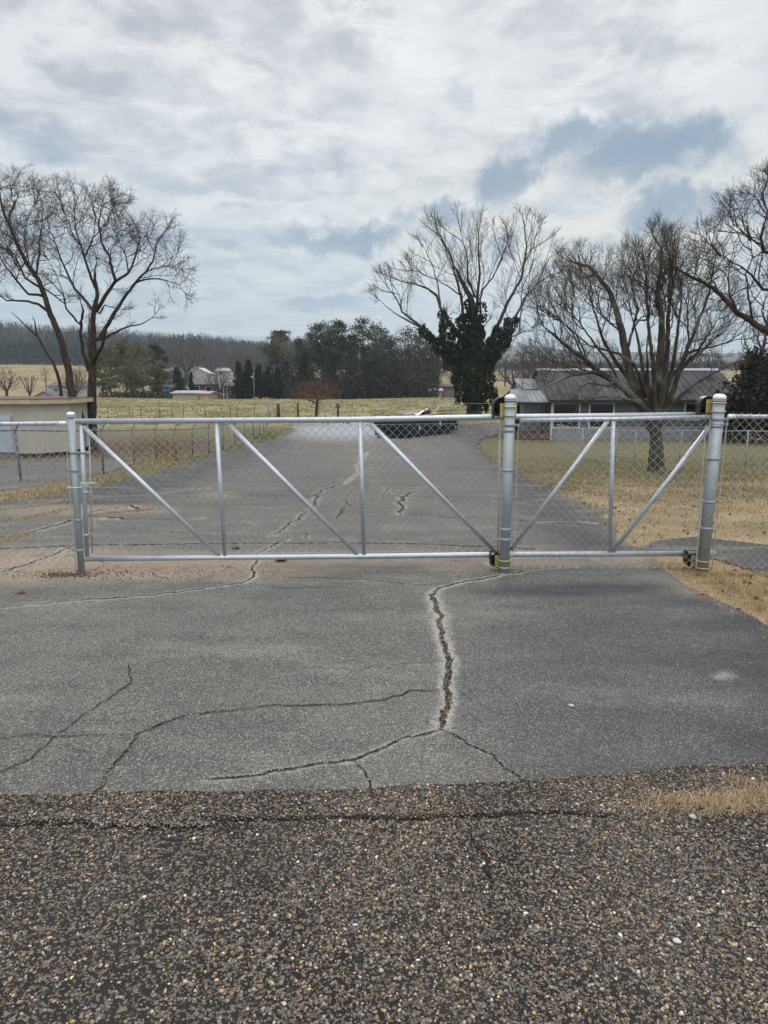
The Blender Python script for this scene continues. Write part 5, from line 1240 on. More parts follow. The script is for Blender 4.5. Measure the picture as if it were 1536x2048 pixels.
# ---- evergreens
def evergreen(p, h, w, kind, label, group, seed, cat='tree', name='pine_tree', bare_to=.3, col=None, lean=0):
    r = np.random.default_rng(seed); root = empty(name, p, label, cat, group)
    tp = [np.array([lean*h*t*t+.15*math.sin(t*5+seed), .1*math.cos(t*4), h*t]) for t in np.linspace(0, .97, 12)]; tp[0][2] = -.3
    v, f = tube_arr(tp, np.linspace(max(.10, h*.016), .03, 12), 7); V = [v]; Fs = [f]; n = len(v)
    P = []; BT = []
    nb = int({'pine': 46, 'cedar': 130, 'fir': 110, 'loose': 34}[kind])
    for i in range(nb):
        t = bare_to+(1-bare_to)*((i+r.random())/nb); z = h*t; q = (t-bare_to)/(1-bare_to); a = r.uniform(0, 6.28)
        if kind == 'pine': L = w*(math.sin(math.pi*min(1, .18+q*.80))**.7)*r.uniform(.45, 1.1)
        elif kind == 'loose': L = w*(.5+.5*math.sin(math.pi*q))*r.uniform(.4, 1.15)
        else: L = w*(1.02-q)**.8*r.uniform(.75, 1.1)
        base = np.array([np.interp(z, [a_[2] for a_ in tp], [a_[0] for a_ in tp]), 0, z]); rise = {'pine': .35, 'loose': .3, 'cedar': .7, 'fir': .05}[kind]*r.uniform(.4, 1.3)
        d = np.array([math.cos(a), math.sin(a), rise]); e = base+d*L+np.array([0, 0, -.05*L*L*.3])
        m_ = base+(e-base)*.5+np.array([0, 0, .06*L])
        v, f = tube_arr([base, m_, e], [.045+.01*L, .03, .012], 4); V.append(v); Fs.append(f+n); n += len(v)
        bt = r.uniform(.55, 1.5)**1.2; k = int({'pine': 150, 'cedar': 80, 'fir': 100, 'loose': 110}[kind]*max(.4, L/w)); 
        if kind in ('pine', 'loose'):
            nc = max(2, int(5*L/w)+1); BT += [bt]*((k//nc)*nc)
            for c in range(nc):
                s = r.uniform(.45, 1.05); cpt = base+(e-base)*s+r.normal(0, .18*w*.5, 3)*np.array([1, 1, .35]); kk = k//nc
                P.append(cpt+r.normal(0, 1, (kk, 3))*np.array([.17*w, .17*w, .075*w])*1.1)
        else:
            BT += [bt]*k; s = r.uniform(.1, 1.05, k)[:, None]; P.append(base+(e-base)*s+r.normal(0, 1, (k, 3))*np.array([.10, .10, .10])*w)
    if kind in ('pine',): P.append(tp[-1]+r.normal(0, 1, (120, 3))*np.array([.2*w, .2*w, .18*w]))
    mesh_np('trunk', np.concatenate(V), np.concatenate(Fs), M['bark_far'] if kind != 'loose' else M['bark_pale'], root, smooth=True)
    P = np.concatenate(P); BT += [1.0]*(len(P)-len(BT)); base_c = col or {'pine': (.050, .062, .030), 'cedar': (.016, .026, .015), 'fir': (.014, .034, .020), 'loose': (.075, .08, .035)}[kind]
    c = np.array(base_c)*r.uniform(.55, 1.5, (len(P), 1))*(1+.25*(fbm(P[:, 0]*.9+seed, P[:, 2]*.9, 3, seed)[:, None]-.5)*2); c = np.clip(c*np.array(BT)[:, None], 0, 1)
    cr = leafquads('crown', P, (.15 if kind in ('pine', 'loose') else .15)*(h/14)**.3, c, root)
    return root
def ev(u, vtop, y, w, kind, label, group, seed, **k):
    p = on_ground(u, y); h = top_h(u, vtop, y)-p[2]; return evergreen(p, h, w, kind, label, group, seed, **k)
g1 = 'tall pines of the stand'
for i, (u, v, y, w, k, lab, kw) in enumerate([
    (643, 650, 138, 3.3, 'pine', 'tall pine with an open crown, leftmost of the tall ones', dict(bare_to=.45)),
    (679, 644, 134, 2.7, 'pine', 'slender tall pine with its crown held high beside the leftmost tall one', dict(bare_to=.5, col=(.045, .066, .034))),
    (727, 640, 136, 3.4, 'pine', 'tallest pine in the middle of the stand', dict(bare_to=.3)),
    (752, 652, 142, 3.8, 'pine', 'dense pine leaning against the tallest pine', dict(bare_to=.22, col=(.038, .055, .025))),
    (600, 678, 155, 2.8, 'pine', 'dark pine behind the orange bush', dict(bare_to=.2)),
    (622, 668, 158, 2.8, 'pine', 'dark pine at the back left of the leftmost tall one', dict(bare_to=.3)),
    (662, 662, 152, 3.0, 'pine', 'dark pine filling the gap right of the leftmost tall one', dict(bare_to=.2)),
    (840, 668, 152, 3.2, 'pine', 'dull pine right of the broad bluish one', dict(bare_to=.15, col=(.038, .042, .030))),
    (768, 664, 156, 3.2, 'pine', 'dark pine right of the one leaning on the tallest', dict(bare_to=.2)),
    (862, 684, 156, 2.8, 'pine', 'low pine at the right end of the stand', dict(bare_to=.1, col=(.038, .042, .030))),
    (705, 672, 150, 3.4, 'pine', 'shorter pine behind the gap between the tall pines', dict(bare_to=.25)),
    (815, 660, 145, 4.2, 'pine', 'broad bluish pine at the right of the stand', dict(bare_to=.15, col=(.034, .048, .030))),
    (780, 680, 150, 3.6, 'pine', 'dull pine half hidden left of the broad bluish one', dict(bare_to=.1, col=(.040, .045, .028))),
    (548, 676, 148, 2.6, 'loose', 'thin crooked pine with tufted branches over the cedars', dict(bare_to=.6)),
    (565, 664, 152, 1.8, 'loose', 'bare stemmed pine with a small green top tuft', dict(bare_to=.85)),
    (610, 700, 140, 3.4, 'fir', 'bushy dark evergreen behind the orange bush', dict(bare_to=.05, col=(.022, .034, .022))),
    (665, 712, 150, 4.2, 'fir', 'dark evergreen undergrowth below the slender pine', dict(bare_to=.02, col=(.02, .03, .02))),
    (735, 720, 150, 4.6, 'fir', 'dark evergreen undergrowth below the tallest pine', dict(bare_to=.02, col=(.022, .03, .02))),
    (790, 722, 140, 4.4, 'fir', 'dark evergreen undergrowth left of the bluish pine foot', dict(bare_to=.02, col=(.025, .028, .022))),
    (845, 718, 145, 4.6, 'fir', 'dark evergreen undergrowth at the right foot of the stand', dict(bare_to=.02, col=(.022, .026, .02))),
    (574, 722, 143, 3.4, 'fir', 'dark bushy evergreen between the cedars and the pine stand', dict(bare_to=.02, col=(.02, .03, .02)))]):
    ev(u, v, y, w, k, lab, g1, 100+i, **kw)
for i, (u, v, y, w) in enumerate([(478, 725, 126, 1.6), (500, 722, 125, 1.9), (520, 732, 123, 1.9), (538, 735, 124, 2.0), (554, 738, 126, 1.8), (489, 745, 122, 1.6)]):
    ev(u, v, y, w, 'cedar', ['pointed dark cedar farthest left in the cedar row', 'tallest dark cedar near the utility pole', 'dark cedar right of the utility pole', 'dark cedar fourth along the cedar row', 'dark cedar nearest the pine stand', 'short dark cedar in front of the tallest cedar'][i], 'dark cedars in a row', 200+i, name='cedar_tree', bare_to=.02)
ev(357, 738, 128, 2.6, 'fir', 'cone shaped blue green evergreen beside the beige barn', 'dark cedars in a row', 220, name='cedar_tree', bare_to=.02)
ev(384, 747, 140, 1.0, 'fir', 'small dark shrub right of the cone shaped evergreen', None, 221, name='shrub', cat='shrub', bare_to=.02)
for i, (u, v, y, w, kw) in enumerate([(222, 692, 140, 2.8, {}), (252, 680, 136, 3.0, {}), (284, 690, 138, 3.0, {}), (312, 688, 142, 2.6, dict(col=(.028, .045, .024))), (205, 702, 145, 2.6, {}), (268, 722, 130, 2.8, {}), (322, 724, 134, 2.2, {})]):
    kw = dict(dict(col=(.105, .108, .050)), **kw)
    ev(u, v, y, w, 'pine', ['yellow green pine just right of the straight left trunk', 'tallest yellow green pine of the left clump', 'wide pine in the middle of the left clump', 'darker green pine at the right of the left clump', 'pine half hidden by the straight left trunk', 'low pine in front of the left clump', 'low pine at the right foot of the left clump'][i], 'pines of the left clump', 300+i, bare_to=.2, **kw)
ev(1500, 712, 44, 2.6, 'cedar', 'large dark cedar at the right end of the grey house', None, 400, name='cedar_tree', bare_to=.0, col=(.026, .026, .014))
ev(1560, 690, 42, 2.9, 'cedar', 'dark cedar cut by the right picture edge', None, 401, name='cedar_tree', bare_to=.0, col=(.022, .024, .014))
ev(1477, 800, 60, 1.4, 'cedar', 'yellow green shrub glimpsed right of the grey house wall', None, 402, name='shrub', cat='shrub', bare_to=.0, col=(.11, .11, .03))

# ---- hillside woods: one far-off mass
def woods():
    r = np.random.default_rng(77); V = []; Cc = []; 
    pts = []
    y = 432
    while y < 800:
        half = .58*y; nrow = int(2*half/5.6)
        x = np.linspace(-half, half, nrow)+r.uniform(-2.5, 2.5, nrow); yy = y+r.uniform(-3, 3, nrow)
        k = (x < -.06*y) | (y < 500); pts.append(np.stack([x[k], yy[k]], -1)); y += 6.5+(y-432)*.02
    pts = np.concatenate(pts); n = len(pts); Zg = H(pts[:, 0], pts[:, 1])
    ev_ = fbm(pts[:, 0]*.018, pts[:, 1]*.022, 4, 6) > .53
    topr = Zg > H(pts[:, 0], pts[:, 1]+15)-.5
    ev_ &= ~((pts[:, 1] > 640) & (r.random(n) < .75))
    h = np.where(ev_, r.uniform(8, 13, n), r.uniform(9, 16, n)); wd = np.where(ev_, r.uniform(2.2, 3.6, n), r.uniform(2.8, 4.5, n))
    m = 70; low = pts[:, 0] > -.04*pts[:, 1]; h[low] *= .42; ev_ &= ~(low & (r.random(n) < .8)); wd[low] *= .9
    for i in range(n):
        if ev_[i]:
            t = r.random(m)**.8; rad = wd[i]*(1.05-t)*np.sqrt(r.random(m)); a = r.uniform(0, 6.28, m)
            P = np.stack([pts[i, 0]+rad*np.cos(a), pts[i, 1]+rad*np.sin(a), Zg[i]+t*h[i]], -1); c = np.array((.026, .036, .020))*r.uniform(.5, 1.5, (m, 1))*r.uniform(.7, 1.3)
            s = .75
            A = r.normal(0, 1, (m, 3)); A /= np.linalg.norm(A, axis=1)[:, None]; B = np.cross(A, r.normal(0, 1, (m, 3))); B /= np.linalg.norm(B, axis=1)[:, None]
            V.append(np.stack([P-A*s, P-B*s*.7, P+A*s, P+B*s*.7], 1)); Cc.append(np.repeat(c, 4, 0))
        else:  # bare: stem plus fan of thin slivers
            u = r.normal(0, 1, (m, 3)); u /= np.linalg.norm(u, axis=1)[:, None]; q = np.cbrt(r.random(m))[:, None]
            P = np.array([pts[i, 0], pts[i, 1], Zg[i]+h[i]*.62])+u*q*np.array([wd[i], wd[i], h[i]*.38])
            d = u*np.array([1, 1, .6])+np.array([0, 0, .8]); d /= np.linalg.norm(d, axis=1)[:, None]; L = r.uniform(.6, 1.5, (m, 1)); sd = np.cross(d, r.normal(0, 1, (m, 3))); sd /= np.linalg.norm(sd, axis=1)[:, None]+1e-9
            w = r.uniform(.05, .13, (m, 1)); tone = r.uniform(.75, 1.25); c = np.array((.058, .050, .052))*tone*r.uniform(.6, 1.4, (m, 1))
            P[0] = (pts[i, 0], pts[i, 1], Zg[i]+h[i]*.3); d[0] = (0, 0, 1); L[0] = h[i]*.3; w[0] = .2; sd[0] = (1, 0, 0)
            V.append(np.stack([P-d*L-sd*w, P-d*L+sd*w, P+d*L+sd*w*.3, P+d*L-sd*w*.3], 1)); Cc.append(np.repeat(c, 4, 0))
    V = np.concatenate([v.reshape(-1, 3) for v in V]); Cc = np.concatenate(Cc)
    tag(mesh_np('hillside_woods', V, np.arange(len(V)).reshape(-1, 4), M['leaf_col'], attrs={'col': ('C', Cc)}), 'dark winter woods of bare and evergreen trees covering the far hillside', 'woods', kind='stuff')
    # understory thicket of the pine stand
    n = 26000; u = r.uniform(560, 878, n); y = r.uniform(130, 165, n); x = (u-768)/F*(y*CP); zz = np.abs(r.normal(0, 3.4, n)).clip(0, 9.5)*(.6+.6*vnoise(u*.06, y*.1, 4))
    P = np.stack([x, y, H(x, y)+zz], -1); c = np.array([(.03, .028, .022), (.05, .042, .036), (.022, .03, .018)])[r.integers(0, 3, n)]*r.uniform(.6, 1.4, (n, 1))
    o = leafquads('undergrowth', P, .34, c, None, asp=.3); tag(o, 'dark tangled undergrowth along the foot of the pine stand', 'undergrowth', kind='stuff')
    n = 2500; u = r.uniform(196, 335, n); y = r.uniform(128, 145, n); x = (u-768)/F*(y*CP); P = np.stack([x, y, H(x, y)+np.abs(r.normal(0, 1.0, n))], -1)
    c = np.array([(.035, .032, .024), (.05, .045, .035)])[r.integers(0, 2, n)]*r.uniform(.6, 1.4, (n, 1)); tag(leafquads('undergrowth', P, .3, c, None, asp=.3), 'scrub under the pines of the left clump', 'undergrowth', kind='stuff')
woods()
# ================================================================== BUILDINGS
def siding(name, c, pitch=.2, vert=False, rough=.6, d=.25):
    t = NT(name); w = t.wave(1/pitch/2/math.pi*6.283/1.0*.5, t.ob, 'X' if vert else 'Z', 0, 'SAW'); n = t.noise(3, 4, .6, t.ob)
    col = t.mix(t.sm(n, .3, .7), tuple(x*.86 for x in c), c); col = t.mix(t.m('MULTIPLY', t.sm(w, .90, .97), d*2), col, tuple(x*.35 for x in c))
    t.bump(w, .5, .02); M[name] = t.fin(col, rough, 0, .25)
siding('vertical_cream_siding', (.46, .44, .375), .2, True)
siding('grey_siding', (.115, .12, .13), .2)
siding('light_grey_siding', (.36, .38, .41), .2)
siding('white_siding', (.42, .44, .46), .2)
siding('brick_wall', (.14, .055, .045), .15)
def metal_roof(name, a, b, pitch=.3):
    t = NT(name); n = t.noise(1.2, 5, .6, t.vmul(t.ob, (1, .35, 1))); w = t.wave(.5/pitch, t.ob, 'X', 0, 'SIN')
    col = t.mix(t.sm(n, .35, .7), a, b); t.bump(t.sm(w, .85, 1), .6, .03); M[name] = t.fin(col, .72, .0, .15)
metal_roof('plum_metal_roof', (.028, .026, .028), (.066, .061, .064))
metal_roof('grey_metal_roof', (.13, .14, .15), (.24, .25, .26))
simple('asphalt_shingle', (.10, .095, .095), .9, 0, .3, 6)
simple('white_trim', (.52, .53, .54), .5, 0, .08)
simple('dark_trim', (.02, .02, .022), .5)
simple('wall_foundation', (.20, .22, .25), .8, 0, .12, 3)
simple('porch_beige', (.42, .36, .22), .7, 0, .15, 3)
simple('deck_wood', (.13, .075, .05), .8, 0, .3, 5)
simple('roll_door', (.40, .45, .54), .5, 0, .08, 4)
simple('grimy_board', (.16, .14, .12), .85, 0, .4, 5)
simple('barn_beige', (.42, .38, .31), .7, 0, .1, 2)
simple('barn_tan', (.50, .36, .22), .7, 0, .1, 2)
simple('pale_roof', (.27, .29, .31), .6, .1, .1, 2)
def glassmat():
    t = NT('window_glass'); M['glass'] = t.fin((.012, .014, .017), .08, 0, .6)
glassmat()
def mb1(f): mb = MB(); f(mb); return mb

def shed():
    # cream outbuilding by the left picture edge; its right corner is what the picture shows
    C0 = gnd(131, 913); y0 = C0[1]; xR = C0[0]; z0 = C0[2]; top = at(131, 800, y0)[2]; xc = at(82, 915, y0)[0]
    root = empty('outbuilding', (xc-3, y0, z0), 'cream outbuilding with a flat roof and pale roll door behind the left fence', 'shed'); L = lambda p: p
    w = 7.0; dp = 5.0; ox = xc-3
    X0 = -w/2-.8; X1 = xR-ox; hh = top-z0
    xk = xc-ox
    # right end splays back: front wall to the corner, then the side wall
    mb = MB(); A = [(X0, 0), (xk, -.35), (X1, .75), (X1-.6, dp), (X0, dp)]
    mb.prism(A, (.16, hh-.16), 'z'); mb.build('wall', M['vertical_cream_siding'], root)
    mb = MB(); A2 = [(X0-.1, -.25), (xk+.05, -.62), (X1+.28, .70), (X1-.3, dp+.2), (X0-.1, dp+.2)]; mb.prism(A2, (hh-.16, hh+.03), 'z'); rf = mb.build('roof', M['porch_beige'], root)
    mb = MB(); A3 = [(a*1.002, b-.012) for a, b in A2]; mb.prism(A3, (hh+.033, hh+.06), 'z'); simple('rust_edge', (.13, .085, .065), .8, .1, .4, 12); mb.build('roof_edge', M['rust_edge'], rf)
    xd = at(33, 860, y0)[0]-ox; zd = at(33, 831, y0)[2]-z0
    mb = MB(); mb.box(X0+.2, xd, -.46, -.28, .22, zd); 
    for k in range(12): mb.box(X0+.21, xd-.01, -.475, -.463, .26+k*(zd-.3)/12, .26+k*(zd-.3)/12+.02)
    mb.build('roll_door', M['roll_door'], root)
    mb = MB(); mb.box(X0, xd+.2, -.52, -.36, .0, .14); mb.build('sill_beam', M['grimy_board'], root)
    mb = MB()
    for (bx, by) in ((X0+.3, -.0), (xk-.05, -.15), (xk-.5, -.1), (X1-.25, .8), (X1-.9, .4), (X0+2, 0), (X1-.9, dp-.4), (X0+.4, dp-.4)): mb.box(bx-.14, bx+.14, by, by+.25, -.35, .17)
    mb.build('foundation_block', M['grimy_board'], root)
    for s in ('',):
        mb = MB(); mb.prism([(X0+.3, .3), (xk, 0), (X1-.25, .95), (X1-.8, dp-.3), (X0+.3, dp-.3)], (-.3, .155), 'z'); mb.build('crawl_space_shade', M['dark_trim'], root)  # near-black solid under the floor, standing for the shade in the open gap
shed()

def win(mbname, root, x0, x1, y, z0, z1, sash=True):
    mb = MB(); f = .09
    mb.box(x0-f, x1+f, y-.05, y-.003, z1, z1+f); mb.box(x0-f, x1+f, y-.06, y-.003, z0-f, z0); mb.box(x0-f, x0, y-.048, y-.003, z0, z1); mb.box(x1, x1+f, y-.048, y-.003, z0, z1)
    if sash: mb.box((x0+x1)/2-.025, (x0+x1)/2+.025, y-.04, y-.012, z0, z1)
    o = mb.build('window', M['white_trim'], root); mb = MB(); mb.box(x0, x1, y-.02, y-.004, z0, z1); mb.build('pane', M['glass'], o)
def house():
    y0 = 46.0; ce = lambda u, v, y=y0: at(u, v, y)
    xl = ce(1103, 800)[0]; xr = ce(1476, 800)[0]; ze = ce(1290, 795)[2]; zg = -2.15; D = 8.0
    root = empty('house', ((xl+xr)/2, y0, zg), 'grey house with a plum metal roof behind the lawn tree', 'house'); o = np.array(root.location)
    X0, X1 = xl-o[0], xr-o[0]; he = ze-zg; hr = at(1290, 741, y0+D/2)[2]-zg
    mb = MB(); mb.box(X0, X1, 0, D, .55, he); mb.build('wall', M['grey_siding'], root)
    mb = MB(); mb.box(X0-.03, X1+.03, -.03, D+.03, -.6, .95); mb.build('foundation', M['wall_foundation'], root)
    for x in (X0, X1):
        mb = MB(); mb.prism([(0.01, he+.003), (D-.01, he+.003), (D/2, hr-.1)], (x-.02 if x < 0 else x-.08, x+.08 if x < 0 else x+.02), 'x'); mb.build('gable', M['light_grey_siding'], root)
    mb = MB(); ov = .45; r = []
    for s in (-1, 1):
        a = np.array([D/2-s*0, hr]); b = np.array([D/2+s*(D/2+ov), he-(hr-he)/(D/2)*ov])
        if s < 0: b = np.array([-ov, he-(hr-he)/(D/2)*ov])
        mb.prism([(a[0], a[1]), (b[0], b[1]), (b[0], b[1]+.07), (a[0], a[1]+.07)], (X0-.25, X1+.35), 'x')
    # standing seams
    m = int((X1-X0+.6)/.45)
    for k in range(m+1):
        x = X0-.24+k*(X1-X0+.58)/m
        a = (D/2, hr+.07); b = (-ov, he-(hr-he)/(D/2)*ov+.07); mb.prism([a, b, (b[0], b[1]+.03), (a[0], a[1]+.03)], (x-.012, x+.012), 'x')
    rf = mb.build('roof', M['plum_metal_roof'], root)
    mb = MB(); mb.prism([(D/2-.25, hr-.03), (D/2, hr+.105), (D/2+.25, hr-.03), (D/2+.25, hr+.02), (D/2, hr+.15), (D/2-.25, hr+.02)], (X0-.27, X1+.37), 'x'); mb.build('ridge_cap_highlight', M['pale_roof'], rf)  # highlight along the ridge put into the cap as a pale colour
    zf = he-(hr-he)/(D/2)*ov
    mb = MB(); mb.box(X0-.25, X1+.35, -ov-.03, -ov-.003, zf-.14, zf+.05); mb.build('gutter', M['dark_trim'], root)
    mb = MB(); mb.box(X0-.02, X1+.02, -.035, -.003, he-.25, he-.02); mb.build('fascia_board', M['white_trim'], root)
    mb = MB(); mb.box(X0-.02, X0+.08, -.11, -.036, .0, he-.25); mb.obox((X0+.03, -.08, he-.24), (X0+.03, -ov, zf-.05), .08, .08); mb.build('downspout', M['white_trim'], root)
    mb = MB(); mb.box(X1-.12, X1+.02, -.05, -.031, .0, he-.25); mb.build('corner_board', M['dark_trim'], root)
    for (u0, u1) in ((1108, 1156), (1181, 1224), (1372, 1399)):
        a = ce(u0, 808); b = ce(u1, 854 if u0 < 1300 else 838)
        win('window', root, a[0]-o[0], b[0]-o[0], 0, b[2]-zg, a[2]-zg, False)
    # small light gable of the wing behind the porch
    mb = MB(); hx = X0-1.2; 
    mb.box(X0-1.5, X0-.03, 1.6, 6.5, -.5, he-.05); mb.build('wing_wall', M['light_grey_siding'], root)
    mb = MB(); mb.prism([(1.6-.2, he-.1), (4, he+1.15), (6.7, he-.1), (6.7, he-.03), (4, he+1.22), (1.4, he-.03)], (X0-1.7, X0+.1), 'x'); mb.build('wing_roof', M['grey_metal_roof'], root)
    mb = MB(); mb.prism([(1.6, he-.06), (4, he+1.08), (6.5, he-.06)], (X0-1.49, X0-1.40), 'x'); mb.build('gable', M['light_grey_siding'], root)
    # porch
    yp = 46.2-y0; a = ce(1012, 805); b = ce(1092, 805); xp0 = a[0]-o[0]; xp1 = X0-.06; zb_ = a[2]-zg; zt_ = at(1040, 780, y0+1.4)[2]-zg
    mb = MB(); mb.add([(xp0, yp-.5, zb_), (xp1, yp-.5, zb_), (xp1-.4, yp+1.3, zt_), (xp0+.55, yp+1.3, zt_), (xp0, yp+3.0, zb_), (xp1, yp+3.0, zb_),
                       (xp0, yp-.5, zb_+.06), (xp1, yp-.5, zb_+.06), (xp1-.4, yp+1.3, zt_+.06), (xp0+.55, yp+1.3, zt_+.06), (xp0, yp+3.0, zb_+.06), (xp1, yp+3.0, zb_+.06)],
                      [(0, 1, 2, 3), (3, 2, 5, 4), (9, 8, 7, 6), (10, 11, 8, 9), (0, 6, 7, 1), (4, 5, 11, 10), (0, 3, 9, 6), (3, 4, 10, 9), (1, 7, 8, 2), (2, 8, 11, 5)])
    k = 9
    for j in range(k):
        t = (j+.5)/k; pa = np.array([xp0+(xp1-xp0)*t, yp-.5, zb_+.065]); pb = np.array([xp0+.55+(xp1-.4-xp0-.55)*t, yp+1.3, zt_+.065]); mb.obox(pa, pb, .03, .04)
    mb.build('porch_roof', M['grey_metal_roof'], root)
    mb = MB(); mb.box(xp0+.05, xp1, yp-.47, yp-.40, zb_-.13, zb_-.005); mb.build('porch_beam', M['dark_trim'], root)
    zd = ce(1050, 866)[2]-zg
    mb = MB(); mb.box(xp0+.1, xp1, yp-.45, yp+2.9, zd-.05, zd); mb.box(xp0+.1, xp1, yp-.44, yp-.38, zd-.38, zd-.055)
    for x in np.linspace(xp0+.15, xp1-.1, 4): mb.box(x-.06, x+.06, yp-.36, yp-.26, -.3, zd-.06)
    mb.build('porch_deck', M['deck_wood'], root)
    for x in (xp0+.16, (xp0+xp1)/2+.9):
        mb = MB(); mb.box(x-.05, x+.05, yp-.40, yp-.30, zd, zb_-.13); mb.build('porch_post', M['dark_trim'], root)
    mb = MB(); zr = zd+.82; mb.box(xp0+.22, xp1, yp-.38, yp-.33, zr-.04, zr); mb.box(xp0+.22, xp1, yp-.38, yp-.33, zd+.06, zd+.09)
    for x in np.arange(xp0+.25, xp1, .12): mb.box(x, x+.02, yp-.37, yp-.345, zd+.09, zr-.04)
    mb.build('porch_railing', M['dark_trim'], root)
    mb = MB(); mb.box(xp0+.12, xp0+.75, yp+2.6, yp+2.8, zd, zb_); mb.build('porch_wall', M['porch_beige'], root)
    mb = MB(); mb.box(xp0+.76, xp1, yp+2.55, yp+2.75, zd, zb_); w2 = mb.build('porch_wall', M['grey_siding'], root)
    mb = MB(); mb.box(xp0+.95, xp0+1.75, yp+2.50, yp+2.54, zd, zb_-.25); mb.build('porch_door', M['dark_trim'], root)
    mb = MB(); 
    for x in (xp0+.9, xp0+1.80, xp1-.25): mb.box(x-.05, x+.05, yp+2.47, yp+2.51, zd, zb_-.15)
    mb.build('door_frame', M['white_trim'], root)
house()

def simple_house(name, label, u0, u1, y, vtop, hw, depth, wall, roof, group=None, ridge=1.0, wins=(), zwall=None, axis='x', extra=None, cat='house', porch=None):
    """gabled building; u0..u1 picture columns of its front, y distance, vtop ridge row"""
    a = at(u0, 765, y); b = at(u1, 765, y); xc = (a[0]+b[0])/2; w = b[0]-a[0]; zt_ = at(768, vtop, y+depth/2)[2]; zr = zt_; ze = zr-ridge
    zg = hf(xc, y); root = empty(name, (xc, y, zg), label, cat, group); he, hr = ze-zg, zr-zg; X = w/2
    mb = MB(); mb.box(-X, X, 0, depth, -1.0, he)
    if axis == 'x': mb.prism([(0.0, he+.002), (depth, he+.002), (depth/2, hr-.06)], (-X, X), 'x')
    else: mb.prism([(-X, he+.002), (X, he+.002), (0, hr-.06)], (0, depth), 'y')
    mb.build('wall', M[wall], root)
    mb = MB()
    if axis == 'x':
        for s in (0, 1):
            e = -.4 if s == 0 else depth+.4; k = ridge/(depth/2)*.4; mb.prism([(depth/2, hr-.05), (e, he-k), (e, he-k+.14), (depth/2, hr+.09)], (-X-.35, X+.35), 'x')
    else:
        for s in (-1, 1):
            k = ridge/X*.4; mb.prism([(0, hr-.05), (s*(X+.4), he-k), (s*(X+.4), he-k+.14), (0, hr+.09)], (-.35, depth+.35), 'y')
    mb.build('roof', M[roof], root)
    for (wx, wz, ww, wh) in wins:
        x = -X+wx*w; z = he-wz; win('window', root, x-ww/2, x+ww/2, 0, z-wh, z, False)
    return root, X, he, hr
gb = 'houses of the valley'
r_, X, he, hr = simple_house('brick_house', 'long red brick house with a white porch below the white house', 378, 492, 158, 757, 0, 7.5, 'brick_wall', 'asphalt_shingle', gb, 1.25, [(.13, .5, 1.2, 1.2), (.34, .5, 1.2, 1.2), (.5, .5, 1.0, 1.2), (.90, .5, 1.1, 1.2)])
mb = MB(); px = -X+.72*2*X
mb.box(px-2.0, px+2.0, -1.6, -1.45, he-.35, he-.05); mb.prism([(px-2.1, he-.05), (px+2.1, he-.05), (px, he+.9)], (-1.7, -.05), 'y')
for k in range(6): mb.box(px-2.0+k*.77, px-1.86+k*.77, -1.6, -1.46, -.5, he-.35)
mb.box(px-2, px+2, -1.62, -1.55, he-2.2, he-2.1); mb.build('porch', M['white_trim'], r_)
simple_house('white_house', 'white gabled house on the slope under the broad brown tree', 376, 418, 250, 736, 0, 9, 'white_siding', 'pale_roof', gb, 2.0, [(.3, 1.2, 1, 1), (.7, 1.2, 1, 1)], axis='y')
simple_house('white_house', 'low white house right of the white gabled one', 430, 462, 285, 736, 0, 8, 'white_siding', 'pale_roof', gb, 1.2, [(.4, .5, 1, 1)])
simple_house('grey_house', 'low grey roofed house left of the white gabled one', 338, 372, 245, 736, 0, 8, 'light_grey_siding', 'asphalt_shingle', gb, 1.6)
simple_house('dark_roofed_house', 'small dark roofed house with a pale gable above the outbuilding roof', 62, 110, 160, 783, 0, 10, 'light_grey_siding', 'asphalt_shingle', gb, 1.3, axis='y')
simple_house('white_house', 'white house with a dark roof behind the leaning trunk', 96, 168, 172, 764, 0, 8, 'white_siding', 'asphalt_shingle', gb, 1.0, [(.2, .6, 1, 1)])
simple_house('small_barn', 'beige flat roofed barn standing at the edge of the pasture', 344, 397, 118, 782, 0, 7, 'barn_beige', 'pale_roof', None, .35, cat='barn')
r_, X, he, hr = simple_house('garden_shed', 'tan end building joined to the beige barn on its right', 398, 415, 117.5, 783.5, 0, 7, 'barn_tan', 'pale_roof', None, .3, cat='barn')
simple_house('farm_shed', 'pale roofed shed with open side left of the ivy covered tree', 860, 883, 138, 777, 0, 5, 'barn_beige', 'pale_roof', None, .4, cat='shed')
simple_house('mobile_home', 'long dark brown building behind the ivy covered trunk', 873, 925, 145, 768, 0, 6, 'grimy_board', 'asphalt_shingle', None, .5, cat='building')
simple_house('farm_building', 'dark roofed farm building far behind the porch', 1040, 1090, 180, 762, 0, 8, 'light_grey_siding', 'asphalt_shingle', gb, 1.2)
simple_house('house_behind_pines', 'pale house half hidden behind the left clump of pines', 240, 300, 165, 782, 0, 7, 'white_siding', 'asphalt_shingle', gb, 1.0, [(.3, .5, 1, 1), (.7, .5, 1, 1)])
simple('tarp_blue', (.10, .32, .48), .5)
p = on_ground(326, 150); mb = MB(); z = at(326, 764, 150)[2]-p[2]; mb.add([(-1.2, 0, z-1.0), (1.3, 0, z-.8), (1.0, 2, z), (-.9, 2, z-.1), (-1.2, 0, 0), (1.3, 0, 0), (1.0, 2, 0), (-.9, 2, 0)], [(0, 1, 2, 3), (0, 4, 5, 1), (1, 5, 6, 2), (2, 6, 7, 3), (3, 7, 4, 0)])
o = mb.build('blue_tarp', M['tarp_blue']); o.location = tuple(p); tag(o, 'bright blue tarp between the pine clump and the cone shaped evergreen', 'tarp')
